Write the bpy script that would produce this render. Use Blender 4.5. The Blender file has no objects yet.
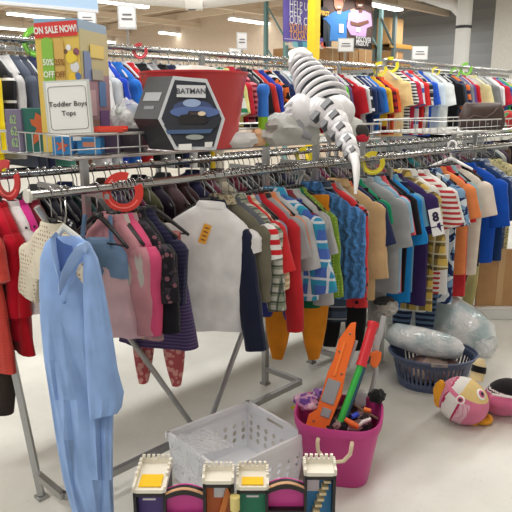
import bpy, bmesh, math, random
from math import sin, cos, pi, radians
from mathutils import Vector, Matrix, noise
random.seed(7)
sc = bpy.context.scene
COL = sc.collection
V = Vector
# ------------------------------------------------------------------ camera geometry
H = 1.6; FPX = 620.0; PITCH = radians(13.7); AZ = radians(44)
FH = V((cos(AZ), sin(AZ), 0)); RT = V((sin(AZ), -cos(AZ), 0)); UPZ = V((0, 0, 1))
FW = FH*cos(PITCH) - UPZ*sin(PITCH); UPC = FH*sin(PITCH) + UPZ*cos(PITCH)
EYE = V((0, 0, H))
def ray(px, py): return FW*FPX + RT*(px-256) - UPC*(py-256)
def atZ(px, py, z): d = ray(px, py); return EYE + d*((z-H)/d.z)
def atY(px, py, y): d = ray(px, py); return EYE + d*(y/d.y)
def atX(px, py, x): d = ray(px, py); return EYE + d*(x/d.x)
def atD(px, py, dep): return EYE + ray(px, py)*(dep/FPX)
def projx(P): v = V(P)-EYE; return 256+FPX*v.dot(RT)/v.dot(FW)
def X_on(px, Y, z):                       # X along a rail at Y, z seen at column px
    lo, hi = -2.0, 30.0
    for _ in range(50):
        m = (lo+hi)/2
        if (V((m, Y, z))-EYE).dot(FW) < .05 or projx((m, Y, z)) < px: lo = m
        else: hi = m
    return lo
cd = bpy.data.cameras.new('camera'); cam = bpy.data.objects.new('camera', cd); COL.objects.link(cam)
M3 = Matrix((RT, UPC, -FW)).transposed()
cam.matrix_world = Matrix.Translation(EYE) @ M3.to_4x4()
cd.sensor_width = 36; cd.lens = FPX/512*36; cd.clip_end = 200; cd.clip_start = .05
sc.camera = cam
sc.view_settings.view_transform = 'Standard'
sc.view_settings.look = 'None'

# ------------------------------------------------------------------ materials
def lin(c): return tuple(((x/255)/12.92 if x/255 <= .04045 else ((x/255+.055)/1.055)**2.4) for x in c[:3]) + (1,)
MC = {}
def newmat(name):
    m = bpy.data.materials.new(name); m.use_nodes = True
    return m, m.node_tree.nodes, m.node_tree.links, m.node_tree.nodes['Principled BSDF']
def mat(c, rough=.55, metal=0, var=.0, emis=0, trans=0, alpha=1, spec=.5):
    k = ('p', tuple(c), rough, metal, var, emis, trans, alpha, spec)
    if k in MC: return MC[k]
    m, n, l, b = newmat('plain_paint')
    b.inputs['Base Color'].default_value = lin(c); b.inputs['Roughness'].default_value = rough
    b.inputs['Metallic'].default_value = metal; b.inputs['Specular IOR Level'].default_value = spec
    b.inputs['Transmission Weight'].default_value = trans; b.inputs['Alpha'].default_value = alpha
    if emis:
        b.inputs['Emission Color'].default_value = lin(c); b.inputs['Emission Strength'].default_value = emis
    if var:
        t = n.new('ShaderNodeTexCoord'); z = n.new('ShaderNodeTexNoise'); z.inputs['Scale'].default_value = 14
        l.new(t.outputs['Object'], z.inputs['Vector'])
        mx = n.new('ShaderNodeMix'); mx.data_type = 'RGBA'
        mx.inputs[6].default_value = lin([max(0, x*(1-var)) for x in c]); mx.inputs[7].default_value = lin([min(255, x*(1+var)) for x in c])
        l.new(z.outputs['Fac'], mx.inputs[0]); l.new(mx.outputs[2], b.inputs['Base Color'])
    MC[k] = m; return m
def fab(c, pat=None, c2=(255, 255, 255), c3=(0, 0, 0), f=20, duty=.5):
    """cloth: plain, or hstripe / vstripe / plaid / dots / floral / blotch / marks / cable"""
    k = ('f', tuple(c), pat, tuple(c2), tuple(c3), f, duty)
    if k in MC: return MC[k]
    m, n, l, b = newmat('fabric')
    b.inputs['Roughness'].default_value = .95; b.inputs['Specular IOR Level'].default_value = .12
    b.inputs['Sheen Weight'].default_value = .15
    t = n.new('ShaderNodeTexCoord'); P = t.outputs['Object']
    def math_(op, a, bb=None, cc=None):
        x = n.new('ShaderNodeMath'); x.operation = op
        for i, v in enumerate((a, bb, cc)):
            if v is None: continue
            if isinstance(v, (int, float)): x.inputs[i].default_value = v
            else: l.new(v, x.inputs[i])
        return x.outputs[0]
    def mix(fac, a, bb):
        x = n.new('ShaderNodeMix'); x.data_type = 'RGBA'
        if isinstance(fac, (int, float)): x.inputs[0].default_value = fac
        else: l.new(fac, x.inputs[0])
        for i, v in ((6, a), (7, bb)):
            if isinstance(v, tuple): x.inputs[i].default_value = v
            else: l.new(v, x.inputs[i])
        return x.outputs[2]
    nz = n.new('ShaderNodeTexNoise'); nz.inputs['Scale'].default_value = 9; l.new(P, nz.inputs['Vector'])
    A = lin(c); B = lin(c2); Cc = lin(c3); col = A
    sx = n.new('ShaderNodeSeparateXYZ'); l.new(P, sx.inputs[0])
    def band(axis, fr, d, off=0.0): return math_('LESS_THAN', math_('FRACT', math_('MULTIPLY_ADD', axis, fr, off+100)), d)
    side = math_('ADD', sx.outputs[1], sx.outputs[0])
    if pat == 'hstripe': col = mix(band(sx.outputs[2], f, duty), A, B)
    elif pat == 'vstripe': col = mix(band(side, f, duty), A, B)
    elif pat == 'plaid':
        x1 = mix(math_('MULTIPLY', band(sx.outputs[2], f, duty), .65), A, B)
        x2 = mix(math_('MULTIPLY', band(side, f, duty), .65), x1, B)
        x3 = mix(math_('MULTIPLY', band(sx.outputs[2], f, .14, .7), .8), x2, Cc)
        col = mix(math_('MULTIPLY', band(side, f, .14, .7), .8), x3, Cc)
    elif pat in ('dots', 'floral', 'marks'):
        vo = n.new('ShaderNodeTexVoronoi'); vo.inputs['Scale'].default_value = f
        vo.inputs['Randomness'].default_value = .15 if pat == 'dots' else 1
        l.new(P, vo.inputs['Vector'])
        col = mix(math_('LESS_THAN', vo.outputs['Distance'], duty), A, B)
        if pat == 'floral':
            vo2 = n.new('ShaderNodeTexNoise'); vo2.inputs['Scale'].default_value = f*1.3; l.new(P, vo2.inputs['Vector'])
            col = mix(math_('GREATER_THAN', vo2.outputs['Fac'], .57), col, Cc)
    elif pat == 'blotch':
        v2 = n.new('ShaderNodeTexNoise'); v2.inputs['Scale'].default_value = f; l.new(P, v2.inputs['Vector'])
        v3 = n.new('ShaderNodeTexNoise'); v3.inputs['Scale'].default_value = f*.8; v3.inputs['Detail'].default_value = 0
        mp = n.new('ShaderNodeMapping'); mp.inputs['Location'].default_value = (3.1, 7.7, 1.3); l.new(P, mp.inputs[0]); l.new(mp.outputs[0], v3.inputs['Vector'])
        col = mix(math_('GREATER_THAN', v2.outputs['Fac'], .53), A, B)
        col = mix(math_('GREATER_THAN', v3.outputs['Fac'], .56), col, Cc)
    dark = math_('MULTIPLY_ADD', nz.outputs['Fac'], .55, .61)  # random tone, lowered overall to stand in for missing shadow between garments
    hs = n.new('ShaderNodeHueSaturation'); l.new(dark, hs.inputs['Value'])
    if isinstance(col, tuple): hs.inputs['Color'].default_value = col
    else: l.new(col, hs.inputs['Color'])
    l.new(hs.outputs[0], b.inputs['Base Color'])
    bp = n.new('ShaderNodeBump'); bp.inputs['Strength'].default_value = .35; bp.inputs['Distance'].default_value = .02
    if pat == 'cable':
        wv = n.new('ShaderNodeTexWave'); wv.inputs['Scale'].default_value = 7; wv.inputs['Distortion'].default_value = 5
        wv.bands_direction = 'Y'; wv.inputs['Detail Scale'].default_value = 3
        l.new(P, wv.inputs['Vector']); l.new(wv.outputs['Fac'], bp.inputs['Height']); bp.inputs['Strength'].default_value = .9
        l.new(mix(math_('MULTIPLY', wv.outputs['Fac'], .6), lin([x*.86 for x in c]), lin([min(255, x*1.3) for x in c])), hs.inputs['Color'])  # knit relief shading put into the colour: grooves darker, ridges lighter
    else:
        l.new(nz.outputs['Fac'], bp.inputs['Height'])
    l.new(bp.outputs[0], b.inputs['Normal'])
    MC[k] = m; return m
CHROME = mat((168, 169, 168), .16, 1.0)
STEEL = mat((165, 166, 165), .32, .85)
WIRE = mat((196, 197, 195), .3, .8)
BLACKP = mat((24, 24, 26), .4)
CLEARP = mat((235, 238, 240), .15, trans=.35, alpha=.75)
WHITE = mat((240, 240, 238), .5)
def plastic(c, r=.38): return mat(c, r)
def clear_film():
    if 'film' in MC: return MC['film']
    m, n, l, b = newmat('clear_film')
    b.inputs['Base Color'].default_value = lin((242, 246, 248)); b.inputs['Roughness'].default_value = .18
    t = n.new('ShaderNodeTexCoord'); z = n.new('ShaderNodeTexNoise'); z.inputs['Scale'].default_value = 22; z.inputs['Distortion'].default_value = 1.2
    l.new(t.outputs['Object'], z.inputs['Vector']); bp = n.new('ShaderNodeBump'); bp.inputs['Strength'].default_value = .9; bp.inputs['Distance'].default_value = .03
    l.new(z.outputs['Fac'], bp.inputs['Height']); l.new(bp.outputs[0], b.inputs['Normal'])
    b.inputs['Alpha'].default_value = .42
    MC['film'] = m; return m

# ------------------------------------------------------------------ object helpers
def obj(name, bm, m, parent=None, smooth=True, kind=None):
    me = bpy.data.meshes.new(name)
    bmesh.ops.recalc_face_normals(bm, faces=bm.faces)
    if smooth:
        for f in bm.faces: f.smooth = True
        for e in bm.edges:
            if len(e.link_faces) == 2 and e.calc_face_angle(0) > radians(42): e.smooth = False
    bm.to_mesh(me); bm.free()
    for x in (m if isinstance(m, (list, tuple)) else [m]): me.materials.append(x)
    o = bpy.data.objects.new(name, me); COL.objects.link(o)
    if parent: o.parent = parent
    if kind: o['kind'] = kind
    return o
LABELS = {}
def tag(o, label, cat, group=None):
    w = len(label.split()); assert 4 <= w <= 16, (w, label)
    if label in LABELS: print('DUP LABEL', label)
    LABELS[label] = 1
    o['label'] = label; o['category'] = cat
    if group: o['group'] = group
    return o
def thing(name, label, cat, loc=(0, 0, 0), rotz=0, group=None):
    o = bpy.data.objects.new(name, None); COL.objects.link(o); o.empty_display_size = .05
    o.location = loc; o.rotation_euler = (0, 0, rotz)
    return tag(o, label, cat, group)
BM = bmesh.new
def box(bm, c, s, M=None, mi=0, taper=1.0):
    c = V(c); hx, hy, hz = s[0]/2, s[1]/2, s[2]/2
    vs = []
    for k in (-1, 1):
        t = taper if k == 1 else 1
        for i, j in ((-1, -1), (1, -1), (1, 1), (-1, 1)):
            p = V((c.x+i*hx*t, c.y+j*hy*t, c.z+k*hz)); vs.append(bm.verts.new(M @ p if M else p))
    for q in ((3, 2, 1, 0), (4, 5, 6, 7), (0, 1, 5, 4), (1, 2, 6, 5), (2, 3, 7, 6), (3, 0, 4, 7)):
        bm.faces.new([vs[i] for i in q]).material_index = mi
    return vs
def bevel(bm, w, seg=2):
    bmesh.ops.bevel(bm, geom=[e for e in bm.edges], offset=w, segments=seg, affect='EDGES', profile=.6); return bm
def loft(bm, rings, caps=(True, True), mi=0, closed=True):
    R = [[bm.verts.new(p) for p in r] for r in rings]; n = len(R[0])
    for a, b in zip(R[:-1], R[1:]):
        for i in range(n if closed else n-1):
            j = (i+1) % n
            try: bm.faces.new((a[i], a[j], b[j], b[i])).material_index = mi
            except ValueError: pass
    if closed:
        if caps[0]: bm.faces.new(R[0][::-1]).material_index = mi
        if caps[1]: bm.faces.new(R[-1]).material_index = mi
    return R
def tube(bm, pts, r, n=8, closed=False, mi=0):
    pts = [V(p) for p in pts]; rings = []; N = len(pts); prev = None
    for i, p in enumerate(pts):
        if closed: t = pts[(i+1) % N]-pts[i-1]
        else: t = pts[min(i+1, N-1)]-pts[max(i-1, 0)]
        t.normalize()
        if prev is None:
            a = V((0, 0, 1)) if abs(t.z) < .9 else V((1, 0, 0))
            u = t.cross(a).normalized()
        else:
            u = (prev - t*prev.dot(t))
            u = u.normalized() if u.length > 1e-6 else t.orthogonal().normalized()
        prev = u; w = t.cross(u); rr = r[i] if isinstance(r, (list, tuple)) else r
        rings.append([p+u*rr*cos(2*pi*k/n)+w*rr*sin(2*pi*k/n) for k in range(n)])
    if closed: rings.append(rings[0]); loft(bm, rings, (False, False), mi); bmesh.ops.remove_doubles(bm, verts=bm.verts, dist=1e-6)
    else: loft(bm, rings, (True, True), mi)
    return bm
def lathe(bm, prof, M=None, n=28, mi=0, sx=1, sy=1, power=1.0):
    rings = []
    for r, z in prof:
        ring = []
        for k in range(n):
            a = 2*pi*k/n; c, s = cos(a), sin(a)
            if power != 1: c = math.copysign(abs(c)**power, c); s = math.copysign(abs(s)**power, s)
            p = V((r*c*sx, r*s*sy, z)); ring.append(M @ p if M else p)
        rings.append(ring)
    loft(bm, rings, (True, True), mi); return bm
def sphere(bm, c, r, M=None, u=20, v=12, mi=0):
    if not isinstance(r, (tuple, list)): r = (r, r, r)
    rings = []
    for i in range(1, v):
        a = pi*i/v
        ring = []
        for k in range(u):
            p = V((c[0]+r[0]*sin(a)*cos(2*pi*k/u), c[1]+r[1]*sin(a)*sin(2*pi*k/u), c[2]+r[2]*cos(a)))
            ring.append(M @ p if M else p)
        rings.append(ring)
    loft(bm, rings, (True, True), mi); return bm
def prism(bm, pts, off, mi=0):
    """polygon pts (3-D, planar) extruded by vector off"""
    off = V(off); a = [bm.verts.new(V(p)) for p in pts]; b = [bm.verts.new(V(p)+off) for p in pts]
    bm.faces.new(a).material_index = mi; bm.faces.new(b[::-1]).material_index = mi
    for i in range(len(a)):
        j = (i+1) % len(a); bm.faces.new((a[i], b[i], b[j], a[j])).material_index = mi
    return bm
def frame(o, xa, up=UPZ):
    xa = V(xa).normalized(); na = xa.cross(V(up)).normalized(); ya = na.cross(xa)
    m = Matrix((xa, ya, na)).transposed().to_4x4(); m.translation = V(o); return m
# frame(): local x = along, local y = up, local z = out towards the reader
def text(name, s, M, size, m, parent=None, bold=0.0, align='CENTER', sp=1.0, label=None, sx=1.0):
    cu = bpy.data.curves.new(name, 'FONT'); cu.body = s; cu.size = size; cu.align_x = align; cu.align_y = 'CENTER'
    cu.extrude = .0006; cu.offset = bold; cu.space_line = sp
    cu.resolution_u = 2
    tmp = bpy.data.objects.new(name, cu); COL.objects.link(tmp)
    dg = bpy.context.evaluated_depsgraph_get(); me = bpy.data.meshes.new_from_object(tmp.evaluated_get(dg))
    bpy.data.objects.remove(tmp); bpy.data.curves.remove(cu); me.materials.clear(); me.materials.append(m)
    o = bpy.data.objects.new(name, me); COL.objects.link(o)
    o.matrix_world = M @ Matrix.Diagonal((sx, 1, 1, 1))
    if parent: o.parent = parent; o.matrix_parent_inverse = parent_inv(parent)
    return o
def parent_inv(p):
    return (Matrix.Translation(p.location) @ p.rotation_euler.to_matrix().to_4x4()).inverted()
def adopt(o, parent):           # parent a mesh made in world coordinates
    o.parent = parent; o.matrix_parent_inverse = parent_inv(parent); return o
def part(name, bm, m, parent, smooth=True):
    return adopt(obj(name, bm, m, None, smooth), parent)

# ------------------------------------------------------------------ setting
def make_floor():
    m, n, l, b = newmat('polished_floor')
    t = n.new('ShaderNodeTexCoord')
    z = n.new('ShaderNodeTexNoise'); z.inputs['Scale'].default_value = 2.2; z.inputs['Detail'].default_value = 8; z.inputs['Roughness'].default_value = .62
    l.new(t.outputs['Object'], z.inputs['Vector'])
    r = n.new('ShaderNodeValToRGB'); r.color_ramp.elements[0].position = .3; r.color_ramp.elements[1].position = .72
    r.color_ramp.elements[0].color = lin((200, 201, 193)); r.color_ramp.elements[1].color = lin((220, 220, 212))
    l.new(z.outputs['Fac'], r.inputs[0])
    z2 = n.new('ShaderNodeTexNoise'); z2.inputs['Scale'].default_value = 45; z2.inputs['Detail'].default_value = 3; l.new(t.outputs['Object'], z2.inputs['Vector'])
    r2 = n.new('ShaderNodeValToRGB'); r2.color_ramp.elements[0].position = .24; r2.color_ramp.elements[1].position = .36
    r2.color_ramp.elements[0].color = (.72, .71, .69, 1); r2.color_ramp.elements[1].color = (1, 1, 1, 1); l.new(z2.outputs['Fac'], r2.inputs[0])
    mx = n.new('ShaderNodeMix'); mx.data_type = 'RGBA'; mx.blend_type = 'MULTIPLY'; mx.inputs[0].default_value = .6
    l.new(r.outputs[0], mx.inputs[6]); l.new(r2.outputs[0], mx.inputs[7]); l.new(mx.outputs[2], b.inputs['Base Color'])
    b.inputs['Roughness'].default_value = .36
    bm = BM(); box(bm, (7, 11, -.05), (30, 44, .1)); obj('floor', bm, m, kind='structure', smooth=False)
make_floor()
CZ = 4.55
def ceil_mat():
    m, n, l, b = newmat('ceiling_board')
    t = n.new('ShaderNodeTexCoord'); s = n.new('ShaderNodeSeparateXYZ'); l.new(t.outputs['Object'], s.inputs[0])
    w = n.new('ShaderNodeTexNoise'); w.inputs['Scale'].default_value = 1.4; l.new(t.outputs['Object'], w.inputs['Vector'])
    r = n.new('ShaderNodeValToRGB'); r.color_ramp.elements[0].color = lin((178, 156, 132)); r.color_ramp.elements[1].color = lin((222, 204, 182))
    r.color_ramp.elements[0].position = .35; r.color_ramp.elements[1].position = .65
    l.new(w.outputs['Fac'], r.inputs[0]); l.new(r.outputs[0], b.inputs['Base Color']); b.inputs['Roughness'].default_value = .9
    return m
bm = BM(); box(bm, (7, 11, CZ+.05), (30, 44, .1)); obj('ceiling', bm, ceil_mat(), kind='structure', smooth=False)
WALLW = mat((226, 208, 188), .8, var=.05)
bm = BM(); box(bm, (14.9, 21.4, CZ/2), (.2, 21.2, CZ)); obj('wall_back', bm, WALLW, kind='structure', smooth=False)
bm = BM(); box(bm, (7, 32.1, CZ/2), (15.7, .2, CZ)); obj('wall_left', bm, WALLW, kind='structure', smooth=False)
def corr_mat(c1, c2, fr):
    m, n, l, b = newmat('ribbed_wall')
    t = n.new('ShaderNodeTexCoord'); s = n.new('ShaderNodeSeparateXYZ'); l.new(t.outputs['Object'], s.inputs[0])
    a = n.new('ShaderNodeMath'); a.operation = 'MULTIPLY'; a.inputs[1].default_value = fr; l.new(s.outputs[2], a.inputs[0])
    f_ = n.new('ShaderNodeMath'); f_.operation = 'FRACT'; l.new(a.outputs[0], f_.inputs[0])
    r = n.new('ShaderNodeValToRGB'); r.color_ramp.elements[0].color = lin(c1); r.color_ramp.elements[1].color = lin(c2)  # flat wall: rib shading put into the colour, one ramp per rib
    l.new(f_.outputs[0], r.inputs[0]); l.new(r.outputs[0], b.inputs['Base Color']); b.inputs['Roughness'].default_value = .7
    return m
bm = BM(); box(bm, (18.1, 8, CZ/2), (.2, 13, CZ)); obj('wall_far', bm, corr_mat((134, 137, 139), (143, 146, 148), 3.3), kind='structure', smooth=False)
bm = BM(); box(bm, (15.1, -.85, CZ/2), (.2, 15.1, CZ)); obj('wall_right', bm, mat((205, 203, 196), .8, var=.04), kind='structure', smooth=False)
bm = BM(); box(bm, (16.65, 6.6, CZ/2), (3, .2, CZ)); obj('wall_return', bm, mat((168, 170, 168), .8), kind='structure', smooth=False)
# ceiling joists
JO = mat((226, 210, 190), .75)
for i, x in enumerate((3.2, 5.0, 6.8, 8.6, 10.4, 12.2, 13.8)):
    bm = BM(); box(bm, (x, 12, CZ-.14), (.09, 38, .22)); obj('trim_%d' % (i+1), bm, JO, kind='structure', smooth=False)
for i, y in enumerate((5.5, 9.5, 13.2, 17.0, 21.0, 25.0)):
    bm = BM(); box(bm, (7, y, CZ-.32), (26, .14, .16)); obj('trim_%d' % (i+11), bm, JO, kind='structure', smooth=False)
# yellow post
yp = atY(313, 64, 5.3)
bm = BM(); box(bm, (yp.x, 5.3, CZ/2), (.12, .12, CZ)); bevel(bm, .012, 2)
box(bm, (yp.x, 5.3, .01), (.3, .3, .02))
o = obj('support_post', bm, mat((240, 206, 40), .5, var=.05)); tag(o, 'yellow painted square post rising in front of the volunteer poster', 'post')
# white column with angled duct arm
cp = atX(461, 60, 14.0)
bm = BM(); tube(bm, [(14, cp.y, 0), (14, cp.y, 2.0), (14, cp.y, CZ)], .17, 20)
o = thing('support_column', 'white round column with dark band before grey wall', 'column', (14, cp.y, 0))
part('shaft', bm, mat((206, 207, 203), .6), o)
bm = BM(); zb = atX(466, 27, 14).z; tube(bm, [(14, cp.y, zb-.03), (14, cp.y, zb+.03)], .185, 20); part('band', bm, mat((40, 40, 42), .6), o)
bm = BM()
a = atX(462, 13, 14); b_ = atX(446, 3, 14); c_ = atX(425, -4, 14)
tube(bm, [a, (a+b_)/2+V((0, 0, .06)), b_, c_, atX(380, -12, 14)], .13, 14)
o = obj('air_duct', bm, mat((214, 214, 210), .6)); tag(o, 'white round duct bending into the top of the column', 'duct')
# roof trusses over the far wall
bm = BM()
for (p, q) in (((395, 12), (455, 4)), ((392, 6), (440, -1)), ((400, 14), (418, 3)), ((418, 11), (436, 0)), ((436, 8), (452, -2)), ((380, 4), (470, 2))):
    tube(bm, [atX(p[0], p[1], 17.5), atX(q[0], q[1], 17.5)], .05, 6)
o = obj('roof_truss', bm, mat((150, 150, 148), .7)); tag(o, 'grey steel roof truss over the dark ribbed wall', 'truss')
# white ceiling duct with a boxy unit, blue hanging sign
bm = BM(); tube(bm, [atD(60, -12, 7.5), atD(130, -3, 7.2), atD(200, 2, 7.0), atD(290, -9, 6.6)], .075, 12)
o = obj('ceiling_pipe', bm, mat((225, 220, 214), .6)); tag(o, 'white pipe running under the ceiling joists', 'pipe')
bm = BM(); M = frame(atD(194, 5, 6.9), RT); box(bm, (0, 0, 0), (.19, .1, .14), M); bevel(bm, .012)
box(bm, (-.02, -.052, .03), (.08, .01, .05), M, 1)
o = obj('ceiling_unit', bm, [mat((220, 216, 208), .5), mat((70, 66, 60), .5)]); tag(o, 'small white boxy unit fixed under the white ceiling pipe', 'fixture')
M = frame(atD(48, -14, 4.0), V((cos(radians(-10)), sin(radians(-10)), 0)))
o = thing('hanging_sign', 'pale blue sign hanging from ceiling above the sale box', 'sign', M.translation)
bm = BM(); box(bm, (0, 0, 0), (.66, .26, .012), M); part('panel', bm, mat((178, 208, 236), .5), o)
bm = BM(); box(bm, (0, -.128, 0), (.66, .02, .02), M); part('bottom_rail', bm, mat((225, 228, 232), .5), o)
bm = BM()
for sx_ in (-.25, .25): tube(bm, [M @ V((sx_, .12, 0)), V(((M @ V((sx_, .12, 0))).x, (M @ V((sx_, .12, 0))).y, CZ))], .004, 5)
part('wire', bm, STEEL, o)

# ceiling lights (fluorescent strips) -- lit fixtures
LITE = mat((255, 252, 246), .5, emis=5.0); FIXM = mat((225, 222, 216), .6)
zL = CZ-.5
LIGHTS = [(40, 16, .0), (181, 34, 0), (253, 21, 0), (118, 42, 0), (116, 2, 0), (0, 27, 0), (380, 5, 0)]
places = ['above the blue-topped sale box', 'above the red bucket', 'left of the volunteer poster', 'behind the tall sign above sale box',
          'over the pale blue hanging sign', 'over the back rail at the far left', 'beside the warehouse rack upright']
for (px, py, _), pl in zip(LIGHTS, places):
    p = atZ(px, py, zL)
    L = 1.9
    t = thing('ceiling_light', 'bright fluorescent strip light '+pl, 'ceiling light', p, 0, 'fluorescent ceiling lights')
    bm = BM(); box(bm, (0, 0, .03), (L, .2, .07)); obj('housing', bm, FIXM, t, False)
    bm = BM(); box(bm, (0, 0, -.03), (L*.98, .22, .05)); bevel(bm, .015); obj('tube_cover', bm, LITE, t)
    bm = BM()
    for s in (-.8, .8): tube(bm, [(s, 0, .06), (s, 0, CZ-p.z)], .006, 5)
    obj('hanger_rod', bm, STEEL, t)
def area(x, y, z, sx_, sy_, w, col=(1, .985, .96)):
    ld = bpy.data.lights.new('store_fill_light', 'AREA'); ld.shape = 'RECTANGLE'; ld.size = sx_; ld.size_y = sy_; ld.energy = w; ld.color = col
    o = bpy.data.objects.new('store_fill_light', ld); COL.objects.link(o); o.location = (x, y, z); return o
for x in (-1.5, 2.0, 5.5, 9.0, 12.5):
    for y, w_ in ((-2.0, 10), (1.2, 33), (3.2, 60), (5.0, 46), (8.5, 40)): area(x, y, zL-.12, 1.9, .3, w_)  # unseen overhead strips; the strongest row added to brighten the floor between racks
for x, y in ((15.8, 9.0), (15.8, 11.5), (12.5, 11.8), (6.0, 11.8), (11.5, 14.5), (11.5, 17.5), (6, 15.5), (12, 21), (12, 25), (6, 20), (6, 25), (1, 16), (1, 22)): area(x, y, zL-.12, 1.9, .3, 60)  # extra lamps without fixtures, added to brighten the far and back walls
w = bpy.data.worlds.new('world'); sc.world = w; w.use_nodes = True
w.node_tree.nodes['Background'].inputs[0].default_value = (1, .98, .95, 1); w.node_tree.nodes['Background'].inputs[1].default_value = .75

# ------------------------------------------------------------------ poster and warehouse rack
YP = 9.0
def P9(px, py, y=YP): return atY(px, py, y)
post = thing('poster', 'large volunteer poster with purple panel and two people, above cardboard boxes', 'poster', P9(328, 20))
def flat(name, pts, m, layer, parent=post, y=YP):
    bm = BM(); prism(bm, [P9(px, py)+V((0, -.006*layer, 0)) for px, py in pts], (0, .004, 0)); return part(name, bm, m, parent, False)
def disc_pts(cx, cy, rx, ry, n=18, a0=0): return [(cx+rx*cos(2*pi*k/n+a0), cy+ry*sin(2*pi*k/n+a0)) for k in range(n)]
flat('backing', [(283, -30), (372, -22), (372, 49.5), (283, 41)], mat((50, 44, 44), .6), 0)
flat('purple_panel', [(283, -30), (323, -26.5), (323, 45), (283, 41)], mat((92, 78, 158), .6), 1)
flat('bottom_line', [(284, 38.2), (322, 41.8), (322, 42.6), (284, 39)], mat((190, 180, 220), .6), 2)
flat('clothes_backdrop', [(319, -20), (372, -16), (372, 38), (319, 38)], mat((86, 66, 60), .7), 1)
for i, (x0, c) in enumerate(((323, (38, 46, 56)), (327, (52, 66, 78)), (331, (40, 44, 50)), (335, (70, 74, 70)))):
    flat('rack_clothing', [(x0, 19+i), (x0+4, 20+i), (x0+5, 47), (x0, 46.5)], mat(c, .7), 2)
flat('shelf_strip', [(285, 42.4), (323, 46), (323, 49), (285, 45)], mat((190, 185, 175), .7), 1)
for x0, c in ((292, (120, 180, 190)), (297, (60, 110, 140)), (302, (90, 170, 190)), (320, (200, 90, 70))):
    flat('folded_cloth', [(x0, 41.5), (x0+5, 42), (x0+6, 48), (x0+1, 47)], mat(c, .7), 2)
# person in blue
flat('blue_shirt', [(328, 15), (334, 11.5), (343, 12), (352, 9), (358, 11), (352, 17), (346, 20), (346, 42), (329, 41), (330, 26), (325, 20), (322, 19)], mat((52, 120, 190), .7), 3)
flat('beige_trousers', [(331, 40.5), (345, 42), (344, 48), (331, 47)], mat((196, 170, 134), .7), 3)
flat('face', disc_pts(338, 3.5, 4.6, 7.5), mat((200, 140, 116), .7), 4)
flat('hair', [(333, 2), (333, -6), (339, -8), (344, -5), (343.5, 2), (341.5, -2), (336, -2.5)], mat((206, 170, 120), .7), 5)
flat('smile', [(336, 6.6), (340, 6.8), (339, 8), (337, 7.9)], mat((245, 240, 235), .7), 5)
flat('neck', [(336, 9), (341, 9.4), (340, 14), (337, 14)], mat((216, 166, 142), .7), 4)
flat('name_badge', [(338, 24), (342.5, 24.4), (342.5, 33), (338, 32.6)], mat((225, 228, 230), .7), 5)
flat('hand', [(349, 10), (353, 8.6), (355, 11), (351, 13)], mat((222, 170, 146), .7), 5)
# person in lilac
flat('lilac_shirt', [(348, 13), (355, 10), (364, 11), (370, 14), (371.5, 26), (366, 28), (365, 37), (350, 35), (346, 27)], mat((186, 152, 200), .7), 4)
flat('face', disc_pts(359, 1.5, 4.7, 8), mat((112, 72, 56), .7), 5)
flat('hair', [(354, -1), (354, -8), (359, -10), (364, -7), (364, -1), (361, -5), (356, -5)], mat((36, 28, 26), .7), 6)
flat('smile', [(356.5, 4.6), (361.5, 4.9), (360, 6.3), (357.5, 6.2)], mat((245, 240, 235), .7), 6)
flat('neck', [(357, 8), (362, 8.4), (361, 13), (358, 13)], mat((100, 64, 50), .7), 5)
flat('folded_arm', [(349, 21), (356, 23), (367, 20), (368, 23), (358, 27), (350, 25)], mat((108, 70, 54), .7), 6)
flat('name_badge', [(355, 27.5), (359.5, 28), (358.5, 32.5), (355, 32)], mat((225, 228, 230), .7), 6)
def ptext(s, px, py, px2, size, c, bold=.012, layer=4, sx=1.0):
    a = P9(px, py)+V((0, -.006*layer-.004, 0))
    return text('lettering', s, frame(a, (1, 0, 0)), size, mat(c, .6), post, bold, 'LEFT', sx=sx)
for s, yy, c in (('HELP US', 4.5, (232, 232, 240)), ('HELP', 12, (232, 232, 240)), ('OUR CITY', 19.8, (232, 232, 240)), ('VOLUNTEER', 27.5, (232, 168, 70)), ('TODAY', 35, (232, 168, 70))):
    ptext(s, 288.3, yy, 0, .235, c, .0, sx=.8)
for s, yy, sz in (('DISCOVER', 39, .13), ('MISSION', 43, .13)): ptext(s, 354, yy, 0, sz*1.3, (235, 235, 235), .0, 8, .8)
flat('badge', [(318, 7), (326, 7.4), (328, 11), (326, 16.5), (318, 16)], mat((44, 40, 40), .7), 4)
ptext('FIRST', 319, 13, 0, .13, (236, 190, 60), .004, 6)
# warehouse rack with boxes behind the poster
wr = thing('pallet_rack', 'steel warehouse rack with teal upright behind the poster', 'rack', (P9(378, 60, 9.6).x, 9.6, 0))
xs0, xs1 = P9(284, 50, 9.6).x, P9(378, 50, 9.6).x
zbm = P9(330, 50, 9.5).z
for x in (xs0, xs1):
    bm = BM(); box(bm, (x, 9.55, CZ/2-.1), (.09, .09, CZ-.2)); box(bm, (x, 10.15, CZ/2-.1), (.08, .08, CZ-.2))
    for z0 in (.3, 1.2, 2.1, 3.0): tube(bm, [(x, 9.55, z0), (x, 10.15, z0+.8)], .02, 5)
    part('upright', bm, mat((120, 158, 158), .5), wr, False)
zs = P9(350, 64, 9.5).z
bm = BM(); box(bm, ((xs0+xs1)/2, 9.5, zs-.06), (xs1-xs0, .05, .12)); box(bm, ((xs0+xs1)/2, 10.15, zs-.06), (xs1-xs0, .05, .12)); part('beam', bm, mat((206, 150, 60), .5), wr, False)
bm = BM(); box(bm, ((xs0+xs1)/2, 9.85, zs+.01), (xs1-xs0, .62, .03)); part('deck', bm, mat((196, 170, 130), .8), wr, False)
CARD = mat((196, 156, 110), .85, var=.06); CARD2 = mat((176, 134, 90), .85, var=.06); TAPE = mat((214, 190, 150), .5)
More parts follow.
